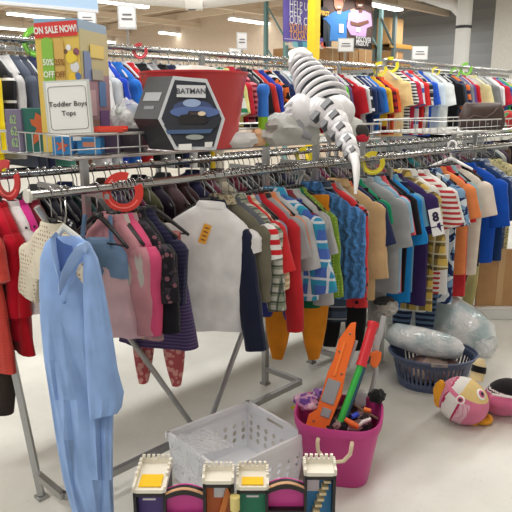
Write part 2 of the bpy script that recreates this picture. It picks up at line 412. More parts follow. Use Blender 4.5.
for i, (a, b_, top, mm) in enumerate(((326, 339, 49.5, CARD), (340, 348, 53, CARD2), (349, 358, 51, CARD), (359, 372, 50.5, CARD), (286, 304, 50, CARD2))):
    p0, p1 = P9(a, 64, 9.6), P9(b_, 64, 9.6); zt = P9((a+b_)/2, top, 9.6).z
    c = V(((p0.x+p1.x)/2, 9.8, zs+.026))
    t = thing('cardboard_box', ['brown carton first right of yellow post under the poster', 'narrow darker carton second right of yellow post', 'brown carton third right of yellow post under poster',
        'wide brown carton beside the rack upright under poster', 'darker brown carton left of the yellow post'][i], 'box', c, 0, 'cartons on the warehouse rack')
    bm = BM(); hh = max(zt-zs, .15); box(bm, (0, 0, hh/2), (p1.x-p0.x, .38, hh)); obj('carton', bm, mm, t, False)
    bm = BM(); box(bm, (0, -.192, hh/2), (.05, .003, hh)); box(bm, (0, 0, hh+.001), (.05, .38, .003)); obj('tape', bm, TAPE, t, False)
# tall cartons right of the upright
p0 = P9(382, 40, 9.9)
t = thing('cardboard_box', 'tall tan carton right of the teal rack upright', 'box', (p0.x+.45, 9.95, 0)); bm = BM()
zb_ = P9(384, 44, 9.8).z
box(bm, (0, 0, (zb_+3.9)/2), (.7, .4, 3.9-zb_)); obj('carton', bm, mat((186, 148, 100), .85, var=.06), t, False)
bm = BM(); box(bm, (0, -.205, (zb_+3.9)/2), (.05, .004, 3.9-zb_)); obj('tape', bm, TAPE, t, False)
t = thing('cardboard_box', 'small brown carton low beside the teal rack upright', 'box', (p0.x+.4, 9.85, 0)); bm = BM()
z1 = P9(386, 62, 9.8).z; z2 = P9(386, 51, 9.8).z
box(bm, (0, 0, (z1+z2)/2), (.6, .4, z2-z1)); obj('carton', bm, CARD2, t, False)
bm = BM(); box(bm, (0, -.205, (z1+z2)/2), (.05, .004, z2-z1)); obj('tape', bm, TAPE, t, False)
t = thing('pallet_rack', 'bare end bay of warehouse rack right of teal upright', 'rack', (p0.x+.5, 9.9, 0))
bm = BM()
for zz in (z1-.05, zb_-.05): box(bm, (p0.x+.5, 9.6, zz), (1.1, .05, .1)); box(bm, (p0.x+.5, 10.2, zz), (1.1, .05, .1)); box(bm, (p0.x+.5, 9.9, zz+.06), (1.1, .6, .02))
part('beam', bm, mat((170, 130, 62), .5), t, False)
bm = BM(); xr = P9(394, 40, 9.6).x
box(bm, (xr, 9.6, 2.1), (.09, .09, 4.2)); box(bm, (xr, 10.2, 2.1), (.09, .09, 4.2)); tube(bm, [P9(381, 18, 9.5), P9(393, 45, 9.5)], .035, 6)
part('upright', bm, mat((88, 104, 104), .5), t, False)

# ------------------------------------------------------------------ racks
YA, ZA = 2.04, 1.295
YB, ZB = 2.585, 1.307
YM = 2.31
YC = 3.8
def rail_bm(x0, x1, y, z, r, n=16):
    bm = BM(); tube(bm, [(x0, y, z), (x1, y, z)], r, n); return bm
def rack_unit(label, x0, x1, braces, rx0, rx1, legs=True):
    t = thing('clothes_rack', label, 'clothes rack', (x0, YA, 0), 0, 'double rail chrome clothes racks')
    part('front_rail', rail_bm(rx0, rx1, YA, ZA, .0165), CHROME, t); part('rear_rail', rail_bm(.72 if braces else rx0, rx1, YB, ZB, .014), CHROME, t)
    for x in (x0, x1):
        end = braces and x == x0
        bm = BM()
        if end: tube(bm, [(x, 2.235, .012), (x, 2.585, ZB)], .017, 4)
        else: box(bm, (x, YM, 1.42/2), (.03, .03, 1.42))
        box(bm, (x, 2.235 if end else YM, .006), (.045, .045, .012)); part('leg', bm, STEEL, t, False)
        y1 = 2.27 if end else YM
        bm = BM(); box(bm, (x, (YA+y1)/2, .1), (.025, y1-YA, .028)); part('end_bar', bm, STEEL, t, False)
        if not end: bm = BM(); box(bm, (x, (YA+YB)/2, 1.262), (.018, YB-YA, .025)); part('end_bar', bm, STEEL, t, False)
    yb_ = YA if braces else YM
    bm = BM(); box(bm, ((x0+x1)/2, yb_, .1), (x1-x0, .025, .028)); part('bottom_bar', bm, STEEL, t, False)
    if braces:
        xm = (x0+x1)/2
        for x in (x0, x1):
            bm = BM(); tube(bm, [(xm+(.04 if x > xm else -.04), YA, .11), (x, YA+.02, 1.25)], .013, 8); part('brace', bm, STEEL, t)
    return t
u1 = rack_unit('nearest chrome clothes rack, with V braces, beside blue gown', 1.02, 2.47, True, .985, 2.67)
u2 = rack_unit('chrome clothes rack behind the pink tub of toys', 2.9, 4.62, False, 2.672, 4.8)
u3 = rack_unit('chrome clothes rack behind the brown cardboard panel', 5.0, 6.4, False, 4.802, 6.6)
bm = BM(); tube(bm, [(.975, YA, ZA), (.987, YA, ZA)], .024, 20); part('end_cap', bm, mat((200, 200, 190), .5), u1)
xf = X_on(385, 1.99, .6)
bm = BM(); box(bm, (xf, 1.99, .62), (.026, .026, 1.24)); box(bm, (xf, 1.99, .006), (.04, .04, .012)); part('leg', bm, STEEL, u2, False)
# shelf posts
for u, xs in ((u1, (1.3,)), (u2, (3.22, 4.4))):
    for x in xs:
        bm = BM(); box(bm, (x, 2.2, .95), (.026, .026, .9)); part('shelf_post', bm, STEEL, u, False)
        bm = BM(); box(bm, (x, (YA+YB)/2, 1.26), (.02, YB-YA, .02)); part('shelf_bracket', bm, STEEL, u, False)
SZ, SR = 1.405, 1.492
SY0, SY1 = 2.08, 2.66
def wire_shelf(label, x0, x1):
    t = thing('wire_basket_shelf', label, 'wire shelf', (x0, SY0, SZ), 0, 'wire basket shelves on the racks')
    bm = BM()
    for z in (SZ, SR): tube(bm, [(x0, SY0, z), (x1, SY0, z), (x1, SY1, z), (x0, SY1, z)], .006, 6, True)
    part('rim', bm, WIRE, t)
    bm = BM(); n = int((x1-x0)/.1)
    for i in range(n+1):
        x = x0+(x1-x0)*i/n
        tube(bm, [(x, SY0, SR), (x, SY0, SZ), (x, SY1, SZ), (x, SY1, SR)], .0028, 4)
    m_ = 10
    for j in range(1, m_):
        y = SY0+(SY1-SY0)*j/m_
        tube(bm, [(x0, y, SR), (x0, y, SZ), (x1, y, SZ), (x1, y, SR)], .0028, 4)
    tube(bm, [(x0, SY0, (SZ+SR)/2-.01), (x1, SY0, (SZ+SR)/2-.01)], .0028, 4)
    part('wire_grid', bm, WIRE, t)
wire_shelf('long wire basket shelf holding boxes, red bucket and robot dinosaur', 1.18, X_on(380, SY0, SZ))
wire_shelf('wire basket shelf holding the brown leather handbag', X_on(446, SY0, SR), 5.6)

# back racks C
def back_rack(label, x0, x1, z, zlow, grp='high double rail clothes racks'):
    t = thing('clothes_rack', label, 'clothes rack', (x0, YC, 0), 0, grp)
    part('front_rail', rail_bm(x0-.03, x1+.03, YC, z, .02), CHROME, t)
    part('rear_rail', rail_bm(x0-.03, x1+.03, YC+.6, z, .02), CHROME, t)
    part('low_rail', rail_bm(x0-.03, x1+.03, YC, zlow, .016), CHROME, t)
    for x in (x0, x1, (x0+x1)/2):
        for y in (YC, YC+.6):
            bm = BM(); box(bm, (x, y, z/2), (.035, .035, z-.01)); part('leg', bm, STEEL, t, False)
        bm = BM(); box(bm, (x, YC+.3, z-.1), (.025, .6, .03)); part('cross_bar', bm, STEEL, t, False)
    return t
ZC, ZC2 = 1.985, 2.06
XC_SPLIT = X_on(382, YC, ZC)
back_rack('tall chrome rack of boys shirts behind the red bucket', .9, XC_SPLIT-.1, ZC, 1.2)
back_rack('tall chrome rack of shirts behind the brown handbag', XC_SPLIT+.05, 10.5, ZC2, 1.2)

# ------------------------------------------------------------------ hangers
def hanger_mesh(kind):
    bm = BM()
    hook = [V((0, .019*cos(a), .004+.021*sin(a))) for a in [radians(x) for x in range(200, -61, -24)]]
    hook += [V((0, 0, -.035)), V((0, 0, -.112))]
    tube(bm, hook, .0026, 6)
    hk = bpy.data.meshes.new('hook')
    for f in bm.faces: f.smooth = True
    bm.to_mesh(hk); bm.free(); hk.materials.append(CHROME)
    bm = BM()
    m_ = {'black': BLACKP, 'white': mat((232, 232, 228), .4), 'clear': mat((214, 218, 220), .2, alpha=.8)}[kind]
    pts = [(0, s*.165*abs(t)**1 if False else t*.165, -.1-.105*abs(t)**1.2) for s in (1,) for t in [x/8 for x in range(-8, 9)]]
    tube(bm, pts, [.0065+.004*(1-abs(p[1])/.165) for p in pts], 6)
    tube(bm, [(0, -.155, -.2), (0, 0, -.204), (0, .155, -.2)], .004, 5)
    box(bm, (0, 0, -.102), (.016, .05, .024))
    bd = bpy.data.meshes.new('hanger_body')
    for f in bm.faces: f.smooth = True
    bm.to_mesh(bd); bm.free(); bd.materials.append(m_)
    return hk, bd
HM = {k: hanger_mesh(k) for k in ('black', 'white', 'clear')}
def hanger(X, Y, Z, rot, label, group, kind='black', sc_=1.0):
    t = thing('clothes_hanger', label, 'hanger', (X, Y, Z), rot, group)
    hk, bd = HM[kind]
    for nm, me in (('hook', hk), ('hanger_body', bd)):
        o = bpy.data.objects.new(nm, me); COL.objects.link(o); o.parent = t
    return t

# ------------------------------------------------------------------ garments
def ring_pts(c, e, w, th, n, fold=0, seed=0, z=0, k=40):
    out = []
    for i in range(n):
        a = 2*pi*i/n; ca, sa = cos(a), sin(a)
        u = w*math.copysign(abs(ca)**.75, ca); x = th*math.copysign(abs(sa)**.8, sa)
        p = V(c)+V(e)*u
        d = fold*(sin(u*k+seed*1.7+z*3)+.6*noise.noise(V((u*16, z*5, seed*3.1))))
        p.x += x+d
        out.append(p)
    return out
def torso_bm(hw, z0, drop, hem, th, fold, seed, n=22, flare=1.0, skew=0.0):
    bm = BM(); zs_ = z0-drop
    rows = [(z0, .055, .024), (z0-.014, .072, .03), (z0-drop*.22, hw*.5, .032), (z0-drop*.5, hw*.78, .034), (z0-drop*.82, hw*.95, .036), (zs_-.03, hw, .036)]
    m_ = 9; rings = []
    zb = zs_-.03
    for i in range(1, m_+1):
        t = i/m_; rows.append((zb+(hem-zb)*t, hw*(.97+(flare-.97)*t), .036+(th-.036)*t))
    for (z, w_, t_) in rows:
        f = fold*min(1, max(0, (z0-z)/.25))
        rings.append(ring_pts((0, skew*(z0-z), z), (0, 1, 0), w_, t_, n, f, seed, z))
    # ragged hem
    rings[-1] = [p+V((0, 0, .012*noise.noise(V((p.y*9, seed, 2)))-.03*abs(p.y)/max(hw, .01)*0)) for p in rings[-1]]
    loft(bm, rings); return bm
def sleeve_bm(s, hw, zs_, ln, w0, w1, ang, th, seed, n=14, fold=.004):
    bm = BM(); d = V((0, s*sin(ang), -cos(ang))); e = V((0, s*cos(ang), sin(ang)))
    c0 = V((0, s*(hw-w0*.55), zs_+.012)); rings = []
    m_ = 4 if ln < .22 else 9
    rings.append(ring_pts(c0-d*.03, e, w0*.5, th*.6, n)); rings.append(ring_pts(c0-d*.012, e, w0*.8, th*.85, n))
    for i in range(m_+1):
        t = i/m_; c = c0+d*(ln*t+.012)
        c.x += -.01*t*(1 if ln > .22 else .4) + .008*noise.noise(V((t*3, seed, s)))
        if ln > .22: c.y += s*(-.03*sin(t*pi*.9)*0)+.012*noise.noise(V((t*4, seed*2.2, s+5)))
        rings.append(ring_pts(c, e, w0+(w1-w0)*t, th*(1-.15*t), n, fold*min(1, t*2), seed+s, t*ln, 60))
    loft(bm, rings); return bm
def collar_bm(z0, r=.058):
    bm = BM(); rings = []
    for (dz, k, t_) in ((-.012, 1.16, .032), (.004, 1.06, .03), (.012, .96, .026), (.004, .84, .018)):
        rings.append(ring_pts((0, 0, z0+dz), (0, 1, 0), r*k, t_, 18))
    loft(bm, rings); return bm
def polo_bm(z0):
    bm = BM()
    rings = [ring_pts((0, 0, z0+.022), (0, 1, 0), .05, .026, 18), ring_pts((-.004, 0, z0+.026), (0, 1, 0), .056, .03, 18), ring_pts((-.008, 0, z0-.012), (0, 1, 0), .076, .04, 18), ring_pts((0, 0, z0-.01), (0, 1, 0), .066, .03, 18)]
    loft(bm, rings); return bm
SEED = [0]
def shirt(nm, label, cat, X, Y, Z, m, hem, hw=.215, slv='short', sl=.15, sm=None, rot=0, drop=.145, th=.04, fold=.008, group=None, collar='crew', cm=None, flare=1.0, z0=-.112, far=False, sang=None, swid=None):
    SEED[0] += 1; sd = SEED[0]*1.37
    t = thing(nm, label, cat, (X, Y, Z), rot, group)
    obj('body', torso_bm(hw, z0, drop, hem-Z, th, fold, sd, 16 if far else 22, flare, random.uniform(-.03, .03)), m, t)
    zs_ = z0-drop
    if slv:
        w0, w1, ang = (.08, .075, radians(17)) if slv == 'short' else (.066, .042, radians(7)) if slv == 'long' else (.074, .062, radians(12))
        if swid: w0, w1 = swid
        if sang is not None: ang = radians(sang)
        for s in (-1, 1):
            obj('sleeve', sleeve_bm(s, hw, zs_, sl, w0, w1, ang+random.uniform(-.08, .08), .033, sd, 10 if far else 14), sm or m, t)
    if collar == 'crew': obj('collar', collar_bm(z0), cm or m, t)
    elif collar == 'polo': obj('collar', polo_bm(z0), cm or m, t)
    return t
def trousers(nm, label, cat, X, Y, Z, m, hem, hw=.14, rot=0, group=None, wb=None, top=-.11, legw=.07):
    SEED[0] += 1; sd = SEED[0]*1.37
    t = thing(nm, label, cat, (X, Y, Z), rot, group)
    bm = BM(); ln = -(hem-Z)+top; zc_ = top-ln*.36
    rings = [ring_pts((0, 0, z), (0, 1, 0), w_, t_, 20, .003, sd, z) for z, w_, t_ in ((top, hw*.94, .02), (top-.03, hw*.96, .022), (top-ln*.15, hw*1.05, .03), (top-ln*.3, hw*1.1, .034), (zc_, hw*1.1, .03))]
    loft(bm, rings); obj('seat', bm, m, t)
    for s in (-1, 1):
        bm = BM(); rings = []
        for i in range(8):
            q = i/7; z = zc_+.05+(-ln+top-zc_-.05)*q
            w_ = hw*.56*(1-q**1.6)+legw*(1-.45*q**4)*q**1.6
            rings.append(ring_pts((0, s*(hw*.54+.01*q), z), (0, 1, 0), w_, .028-.004*q, 14, .006*q, sd+s, z))
        loft(bm, rings); obj('leg', bm, m, t)
    bm = BM(); loft(bm, [ring_pts((0, 0, z), (0, 1, 0), hw*.97, .026, 20) for z in (top-.03, top+.008)]); obj('waistband', bm, wb or m, t)
    return t
# --------- rack A : (neck px, kind, description, material, hem py, options)
def zA(px, py): return atY(px, py, YA-.17).z
W = (236, 236, 232)
GA = 'clothes on the front rail'
T = lambda *a, **k: (a, k)
A_ITEMS = [
 T(52, 'shirt', 'cream dotted blouse', fab((214, 206, 186), 'dots', (150, 120, 100), f=60, duty=.25), 290, slv='short', sl=.17),
 T(62, 'shirt', 'black white-speckled blouse', fab((32, 32, 38), 'marks', (200, 200, 205), f=45, duty=.25), 300, slv=None, hw=.16),
 T(112, 'dress', 'dusty pink long sleeved dress', fab((198, 140, 148)), 305, slv='long', sl=.3, rot=.15, hw=.18),
 T(117, 'shirt', 'pale grey knit cardigan', fab((188, 182, 174)), 286, slv='long', sl=.2, hw=.17),
 T(122, 'shirt', 'hot pink long sleeved top', fab((214, 82, 124)), 280, slv='long', sl=.3, hw=.2),
 T(126, 'dress', 'faded pink plaid dress', fab((196, 160, 160), 'plaid', (160, 130, 140), (206, 190, 130), f=12), 343, slv=None, hw=.17, flare=1.15, rot=.1),
 T(130, 'shirt', 'black floral blouse', fab((30, 28, 34), 'floral', (120, 80, 90), (58, 52, 60), f=30, duty=.28), 302, slv='short', sl=.18),
 T(134, 'shirt', 'black long sleeved top', fab((26, 26, 32)), 300, slv='long', sl=.3),
 T(141, 'shirt', 'dark navy striped tunic', fab((40, 40, 66), 'hstripe', (52, 50, 80), f=60), 306, slv='long', sl=.22, rot=.35, hw=.18),
 T(203, 'tee', 'white cap sleeved tee with orange price tag', fab((238, 238, 238)), 334, slv='short', sl=.06, rot=.9, hw=.2, flare=1.08),
 T(213, 'shirt', 'navy long sleeved shirt', fab((34, 40, 62)), 300, slv='long', sl=.52, hw=.17, rot=.25, swid=(.066, .052)),
 T(222, 'jacket', 'olive jacket with fur collar', fab((112, 108, 92)), 290, slv='long', sl=.3, collar='polo', cm=fab((190, 178, 150), 'marks', (140, 126, 100), f=80)),
 T(229, 'shirt', 'grey shirt with red and white cuffs', fab((96, 100, 108)), 292, slv='short', sl=.12, sm=fab((206, 40, 48), 'hstripe', W, f=22)),
 T(234, 'shirt', 'white and green plaid shirt', fab((206, 206, 196), 'plaid', (110, 124, 96), (60, 66, 66), f=24), 298, slv='long', sl=.36, collar='polo'),
 T(239, 'tee', 'bright red tee', fab((206, 48, 52)), 290, sl=.2),
 T(243, 'shirt', 'tan striped shirt', fab((206, 176, 140), 'hstripe', (236, 220, 190), f=36), 302, slv='long', sl=.28),
 T(247, 'tee', 'slate blue tee', fab((130, 142, 168)), 285, sl=.18),
 T(253, 'shirt', 'red long sleeved shirt', fab((198, 44, 52)), 300, slv='long', sl=.5),
 T(259, 'tee', 'heather grey tee with black trim', fab((160, 160, 162)), 290, sl=.16, cm=BLACKP),
 T(264, 'tee', 'soft orange tee', fab((228, 140, 92)), 280, sl=.13),
 T(268, 'shirt', 'light grey raglan shirt', fab((186, 188, 190)), 298, slv='three', sl=.22),
 T(274, 'shirt', 'blue and teal plaid shirt', fab((78, 110, 190), 'plaid', (48, 170, 196), (238, 240, 244), f=11, duty=.45), 300, slv='three', sl=.34, collar='polo', swid=(.074, .072)),
 T(281, 'tee', 'maroon tee', fab((138, 44, 62)), 285, sl=.2),
 T(286, 'shirt', 'pale grey sweatshirt', fab((190, 191, 190)), 298, slv='long', sl=.42, swid=(.07, .055)),
 T(289, 'tee', 'mottled light grey tee', fab((178, 178, 178)), 290, sl=.18),
 T(292, 'shirt', 'emerald green long shirt', fab((26, 112, 74)), 308, slv='long', sl=.42),
 T(295, 'shirt', 'lime green dotted shirt', fab((122, 158, 54), 'dots', (196, 210, 110), f=65, duty=.25), 306, slv='long', sl=.4, swid=(.07, .055)),
 T(311, 'sweater', 'blue cable knit sweater', fab((74, 126, 184), 'cable'), 300, slv='long', sl=.44, drop=.14, hw=.21, th=.045, swid=(.09, .065), collar='polo', rot=.5),
 T(320, 'shirt', 'navy grey flannel shirt', fab((70, 84, 104), 'plaid', (30, 34, 44), (150, 160, 170), f=14), 322, slv='long', sl=.42, collar='polo'),
 T(325, 'shirt', 'red shirt with black marks', fab((212, 58, 62), 'marks', (40, 20, 24), f=26, duty=.28), 306, slv='long', sl=.5),
 T(330, 'shirt', 'ash grey long sleeved shirt', fab((170, 168, 164)), 300, slv='long', sl=.5),
 T(338, 'jacket', 'khaki tan hooded jacket', fab((202, 170, 126)), 300, slv='long', sl=.38, hw=.21, collar='polo', swid=(.09, .075), drop=.14, rot=.42),
 T(341, 'tee', 'coral orange tee', fab((232, 112, 66)), 285, sl=.18),
 T(346, 'tee', 'navy tee with small white logo', fab((42, 50, 84)), 290, sl=.21),
 T(352, 'tee', 'kelly green tee', fab((20, 146, 104)), 250, sl=.1),
 T(363, 'tee', 'wide heather grey tee', fab((158, 160, 162)), 290, sl=.24, hw=.2, swid=(.085, .08)),
 T(371, 'tee', 'light blue tee', fab((150, 190, 214)), 290, sl=.17),
 T(376, 'tee', 'coral pink tee', fab((222, 96, 104)), 290, sl=.2),
 T(380, 'tee', 'black crew tee', fab((28, 28, 34)), 290, sl=.2),
 T(384, 'tee', 'bright azure tee', fab((30, 134, 206)), 300, sl=.26),
 T(388, 'tee', 'sky blue tee with dark trim', fab((116, 170, 196)), 290, sl=.17),
 T(393, 'tee', 'dark purple jersey with white numeral', fab((58, 42, 92)), 300, sl=.2),
 T(401, 'shirt', 'yellow and black plaid shirt', fab((206, 176, 90), 'plaid', (40, 38, 44), (226, 218, 180), f=13, duty=.45), 306, slv='long', sl=.44, swid=(.07, .055), collar='polo'),
 T(407, 'hoodie', 'white hooded sweatshirt', fab((226, 226, 222)), 308, slv='long', sl=.34, collar='polo', drop=.11),
 T(414, 'tee', 'red striped white tee', fab((230, 226, 220), 'hstripe', (186, 60, 66), f=30), 290, sl=.21, swid=(.085, .08)),
 T(420, 'tee', 'plain white boys tee', fab((232, 232, 230)), 290, sl=.2),
 T(427, 'shirt', 'navy tropical print shirt', fab((38, 52, 96), 'blotch', (130, 166, 200), (220, 228, 236), f=22), 298, slv='short', sl=.22),
 T(432, 'shirt', 'pale denim short sleeved shirt', fab((120, 150, 184)), 286, slv='short', sl=.2),
 T(437, 'tee', 'tangerine orange tee', fab((234, 138, 82)), 270, sl=.19, swid=(.08, .075)),
 T(443, 'shirt', 'scarlet red long tee', fab((208, 56, 62)), 290, slv='three', sl=.22),
 T(447, 'tee', 'aqua blue tee', fab((148, 196, 206)), 260, sl=.16),
 T(452, 'tee', 'cream tee with pink cuffs', fab((228, 218, 204)), 270, sl=.2, hw=.2, swid=(.085, .08), cm=fab((226, 170, 180))),
 T(459, 'tee', 'black short sleeved tee', fab((24, 24, 28)), 262, sl=.2),
 T(467, 'tee', 'royal blue tee', fab((28, 84, 190)), 258, slv='three', sl=.3, hw=.2, swid=(.09, .075)),
 T(476, 'tee', 'deep navy blue tee', fab((34, 62, 112)), 255, slv='three', sl=.28, swid=(.08, .07)),
 T(481, 'shirt', 'blue white plaid shirt', fab((200, 208, 220), 'plaid', (90, 112, 150), (60, 70, 100), f=26), 255, slv='short', sl=.2, collar='polo'),
 T(494, 'dress', 'cream floral print dress', fab((218, 206, 160), 'floral', (116, 120, 84), (170, 170, 120), f=42, duty=.3), 252, slv=None, hw=.17, rot=.5, drop=.06),
]
A_OBJS = {}
HWS = {'coral pink tee': .175, 'black crew tee': .19, 'bright azure tee': .195, 'sky blue tee with dark trim': .185, 'wide heather grey tee': .225, 'dark purple jersey with white numeral': .245, 'yellow and black plaid shirt': .225, 'white hooded sweatshirt': .18,
 'red striped white tee': .225, 'plain white boys tee': .21, 'navy tropical print shirt': .215, 'pale denim short sleeved shirt': .165, 'tangerine orange tee': .225, 'scarlet red long tee': .19, 'aqua blue tee': .17, 'cream tee with pink cuffs': .24, 'black short sleeved tee': .18, 'royal blue tee': .245,
 'deep navy blue tee': .22, 'blue white plaid shirt': .225, 'navy tee with small white logo': .205, 'coral orange tee': .165, 'khaki tan hooded jacket': .225, 'kelly green tee': .19, 'light blue tee': .205, 'bright red tee': .2, 'tan striped shirt': .185, 'slate blue tee': .17, 'red long sleeved shirt': .205, 'heather grey tee with black trim': .2,
 'soft orange tee': .185, 'light grey raglan shirt': .2, 'blue and teal plaid shirt': .23, 'maroon tee': .18, 'pale grey sweatshirt': .205, 'mottled light grey tee': .19, 'emerald green long shirt': .165, 'lime green dotted shirt': .195, 'blue cable knit sweater': .25, 'navy grey flannel shirt': .19, 'red shirt with black marks': .225, 'ash grey long sleeved shirt': .19}
for a, k in A_ITEMS:
    px, nm, desc, m_, hem = a
    X = X_on(px, YA, ZA-.09); tee = 'cap sleeved' in desc
    k = dict(k)
    if px > 205 and 'rot' not in k: k['rot'] = .3+random.uniform(-.06, .06)
    if desc in HWS: k['hw'] = HWS[desc]
    A_OBJS[desc] = shirt(nm, desc+' hanging on the front rail', {'shirt': 'shirt', 'tee': 't-shirt'}.get(nm, nm), X, YA, ZA, m_, zA(px+27, hem), group=GA, **k)
    hanger(X, YA-(.012 if tee else 0), ZA, k.get('rot', 0), 'hanger holding the '+desc, 'hangers on the front rail', 'white' if 'hooded sweatshirt' in desc else 'black')
A_OBJS['white cap sleeved tee with orange price tag'].rotation_euler.x = .1
A_OBJS['white cap sleeved tee with orange price tag'].location.y -= .07
# parts on particular shirts
def on_shirt(desc, name, bm, m): return obj(name, bm, m, A_OBJS[desc])
d_ = 'white cap sleeved tee with orange price tag'
bm = BM(); Mt = Matrix.Translation((-.043, .02, -.235)) @ Matrix.Rotation(.25, 4, 'X'); box(bm, (0, 0, 0), (.003, .034, .085), Mt); on_shirt(d_, 'price_tag', bm, mat((244, 176, 56), .6))
bm = BM()
for i in range(4): box(bm, (-.003, 0, .028-.018*i), (.002, .02, .006), Mt)
on_shirt(d_, 'tag_print', bm, mat((150, 90, 30), .6))
for desc, ch, size, py_, zz, fg, bg in (('dark purple jersey with white numeral', '8', .075, -.282, -.345, (40, 32, 60), (236, 236, 236)), ('navy tee with small white logo', 'U', .05, -.242, -.335, (225, 230, 238), None)):
    o_ = A_OBJS[desc]; Ml = Matrix.Translation((-.03, py_, zz)) @ Matrix.Rotation(-.25, 4, 'X') @ frame((0, 0, 0), (.6, -.8, 0))
    if bg:
        bm = BM(); box(bm, (0, 0, 0), (.075, .105, .003), Ml); box(bm, (0, -.085, 0), (.075, .05, .003), Ml); on_shirt(desc, 'number_patch', bm, mat(bg, .8))
    tx = text('numeral' if bg else 'logo', ch, Matrix.Identity(4), size, mat(fg, .8), None, .004 if bg else .0)
    tx.parent = o_; tx.matrix_basis = Ml @ Matrix.Translation((0, 0, .0025))
# denim-top dress with pale pink skirt
X = X_on(108, YA-.06, ZA-.2)
t = shirt('dress', 'denim bodice dress with pale pink skirt on the front rail', 'dress', X, YA, ZA, fab((122, 152, 186)), zA(118, 285), hw=.13, slv=None, rot=.6, drop=.06, z0=-.19, group=GA, collar=None)
zt = zA(118, 275)-ZA; zb = zA(122, 346)-ZA
bm = BM(); loft(bm, [ring_pts((0, -.02*q, zt+(zb-zt)*q), (0, 1, 0), .12+.05*q, .035+.02*q, 24, .012*q, 4.4, q, 55) for q in [i/8 for i in range(9)]]); obj('skirt', bm, fab((232, 196, 202)), t)
for s in (-1, 1):
    bm = BM(); tube(bm, [(0, s*.05, -.1), (-.015, s*.055, -.15), (-.025, s*.06, -.22)], .009, 6); obj('strap', bm, fab((110, 140, 176)), t)
hanger(X, YA, ZA, .1, 'hanger holding the denim bodice dress', 'hangers on the front rail', 'black')
# navy skirt with red leggings
X = X_on(150, YA, ZA-.09)
t = trousers('outfit', 'navy striped skirt with red patterned leggings on front rail', 'outfit', X, YA-.02, ZA, fab((176, 84, 88), 'marks', (210, 150, 140), f=40), zA(180, 395), hw=.12, top=-.2, legw=.035, group=GA, rot=.5)
zt = zA(170, 262)-ZA; zb = zA(178, 354)-ZA
bm = BM(); loft(bm, [ring_pts((0, 0, zt+(zb-zt)*q), (0, 1, 0), .12+.06*q, .035+.02*q, 24, .008*q, 9.4, q, 55) for q in [i/8 for i in range(9)]]); obj('skirt', bm, fab((66, 54, 92), 'hstripe', (92, 78, 116), f=70), t)
hanger(X, YA, ZA, .5, 'hanger holding the navy skirt and leggings', 'hangers on the front rail')
# trousers and longer pieces lower on the front rail
LOW = [
 (296, 'mustard orange trousers', fab((226, 142, 36)), 358, .165, .055, .75), (345, 'black trousers', fab((26, 26, 28)), 346, .12, .07, .45), (367, 'light grey joggers', fab((168, 166, 162)), 330, .12, .055, .3),
 (384, 'dark navy jeans', fab((38, 42, 74)), 286, .13, .07, .3), (387, 'azure blue joggers', fab((26, 116, 190)), 306, .11, .06, .3), (419, 'navy striped trousers', fab((34, 44, 66), 'hstripe', (92, 118, 150), f=26), 338, .13, .075, .45),
 (420, 'white cotton trousers', fab((222, 222, 218)), 300, .12, .065, .3), (438, 'black joggers', fab((22, 30, 30)), 300, .12, .07, .3), (427, 'cream sweatpants', fab((224, 222, 216)), 292, .13, .075, .4),
 (456, 'maroon trousers', fab((104, 36, 52)), 278, .12, .06, .3), (465, 'pale yellow trousers', fab((206, 196, 136)), 302, .12, .06, .35), (472, 'blue jeans', fab((66, 92, 140)), 272, .12, .06, .3), (277, 'blue trousers with red hem', fab((60, 70, 140)), 318, .13, .075, .3)]
for px, desc, m_, hem, hw, lw, rot in LOW:
    X = X_on(px, YA, ZA-.4)+.011
    trousers('trousers', desc+' hanging low on the front rail', 'trousers', X, YA, ZA, m_, atY(px, hem, YA).z, hw=hw, legw=lw, rot=rot, group=GA, top=-.15)
    hanger(X, YA, ZA, rot, 'hanger holding the '+desc, 'hangers on the front rail')

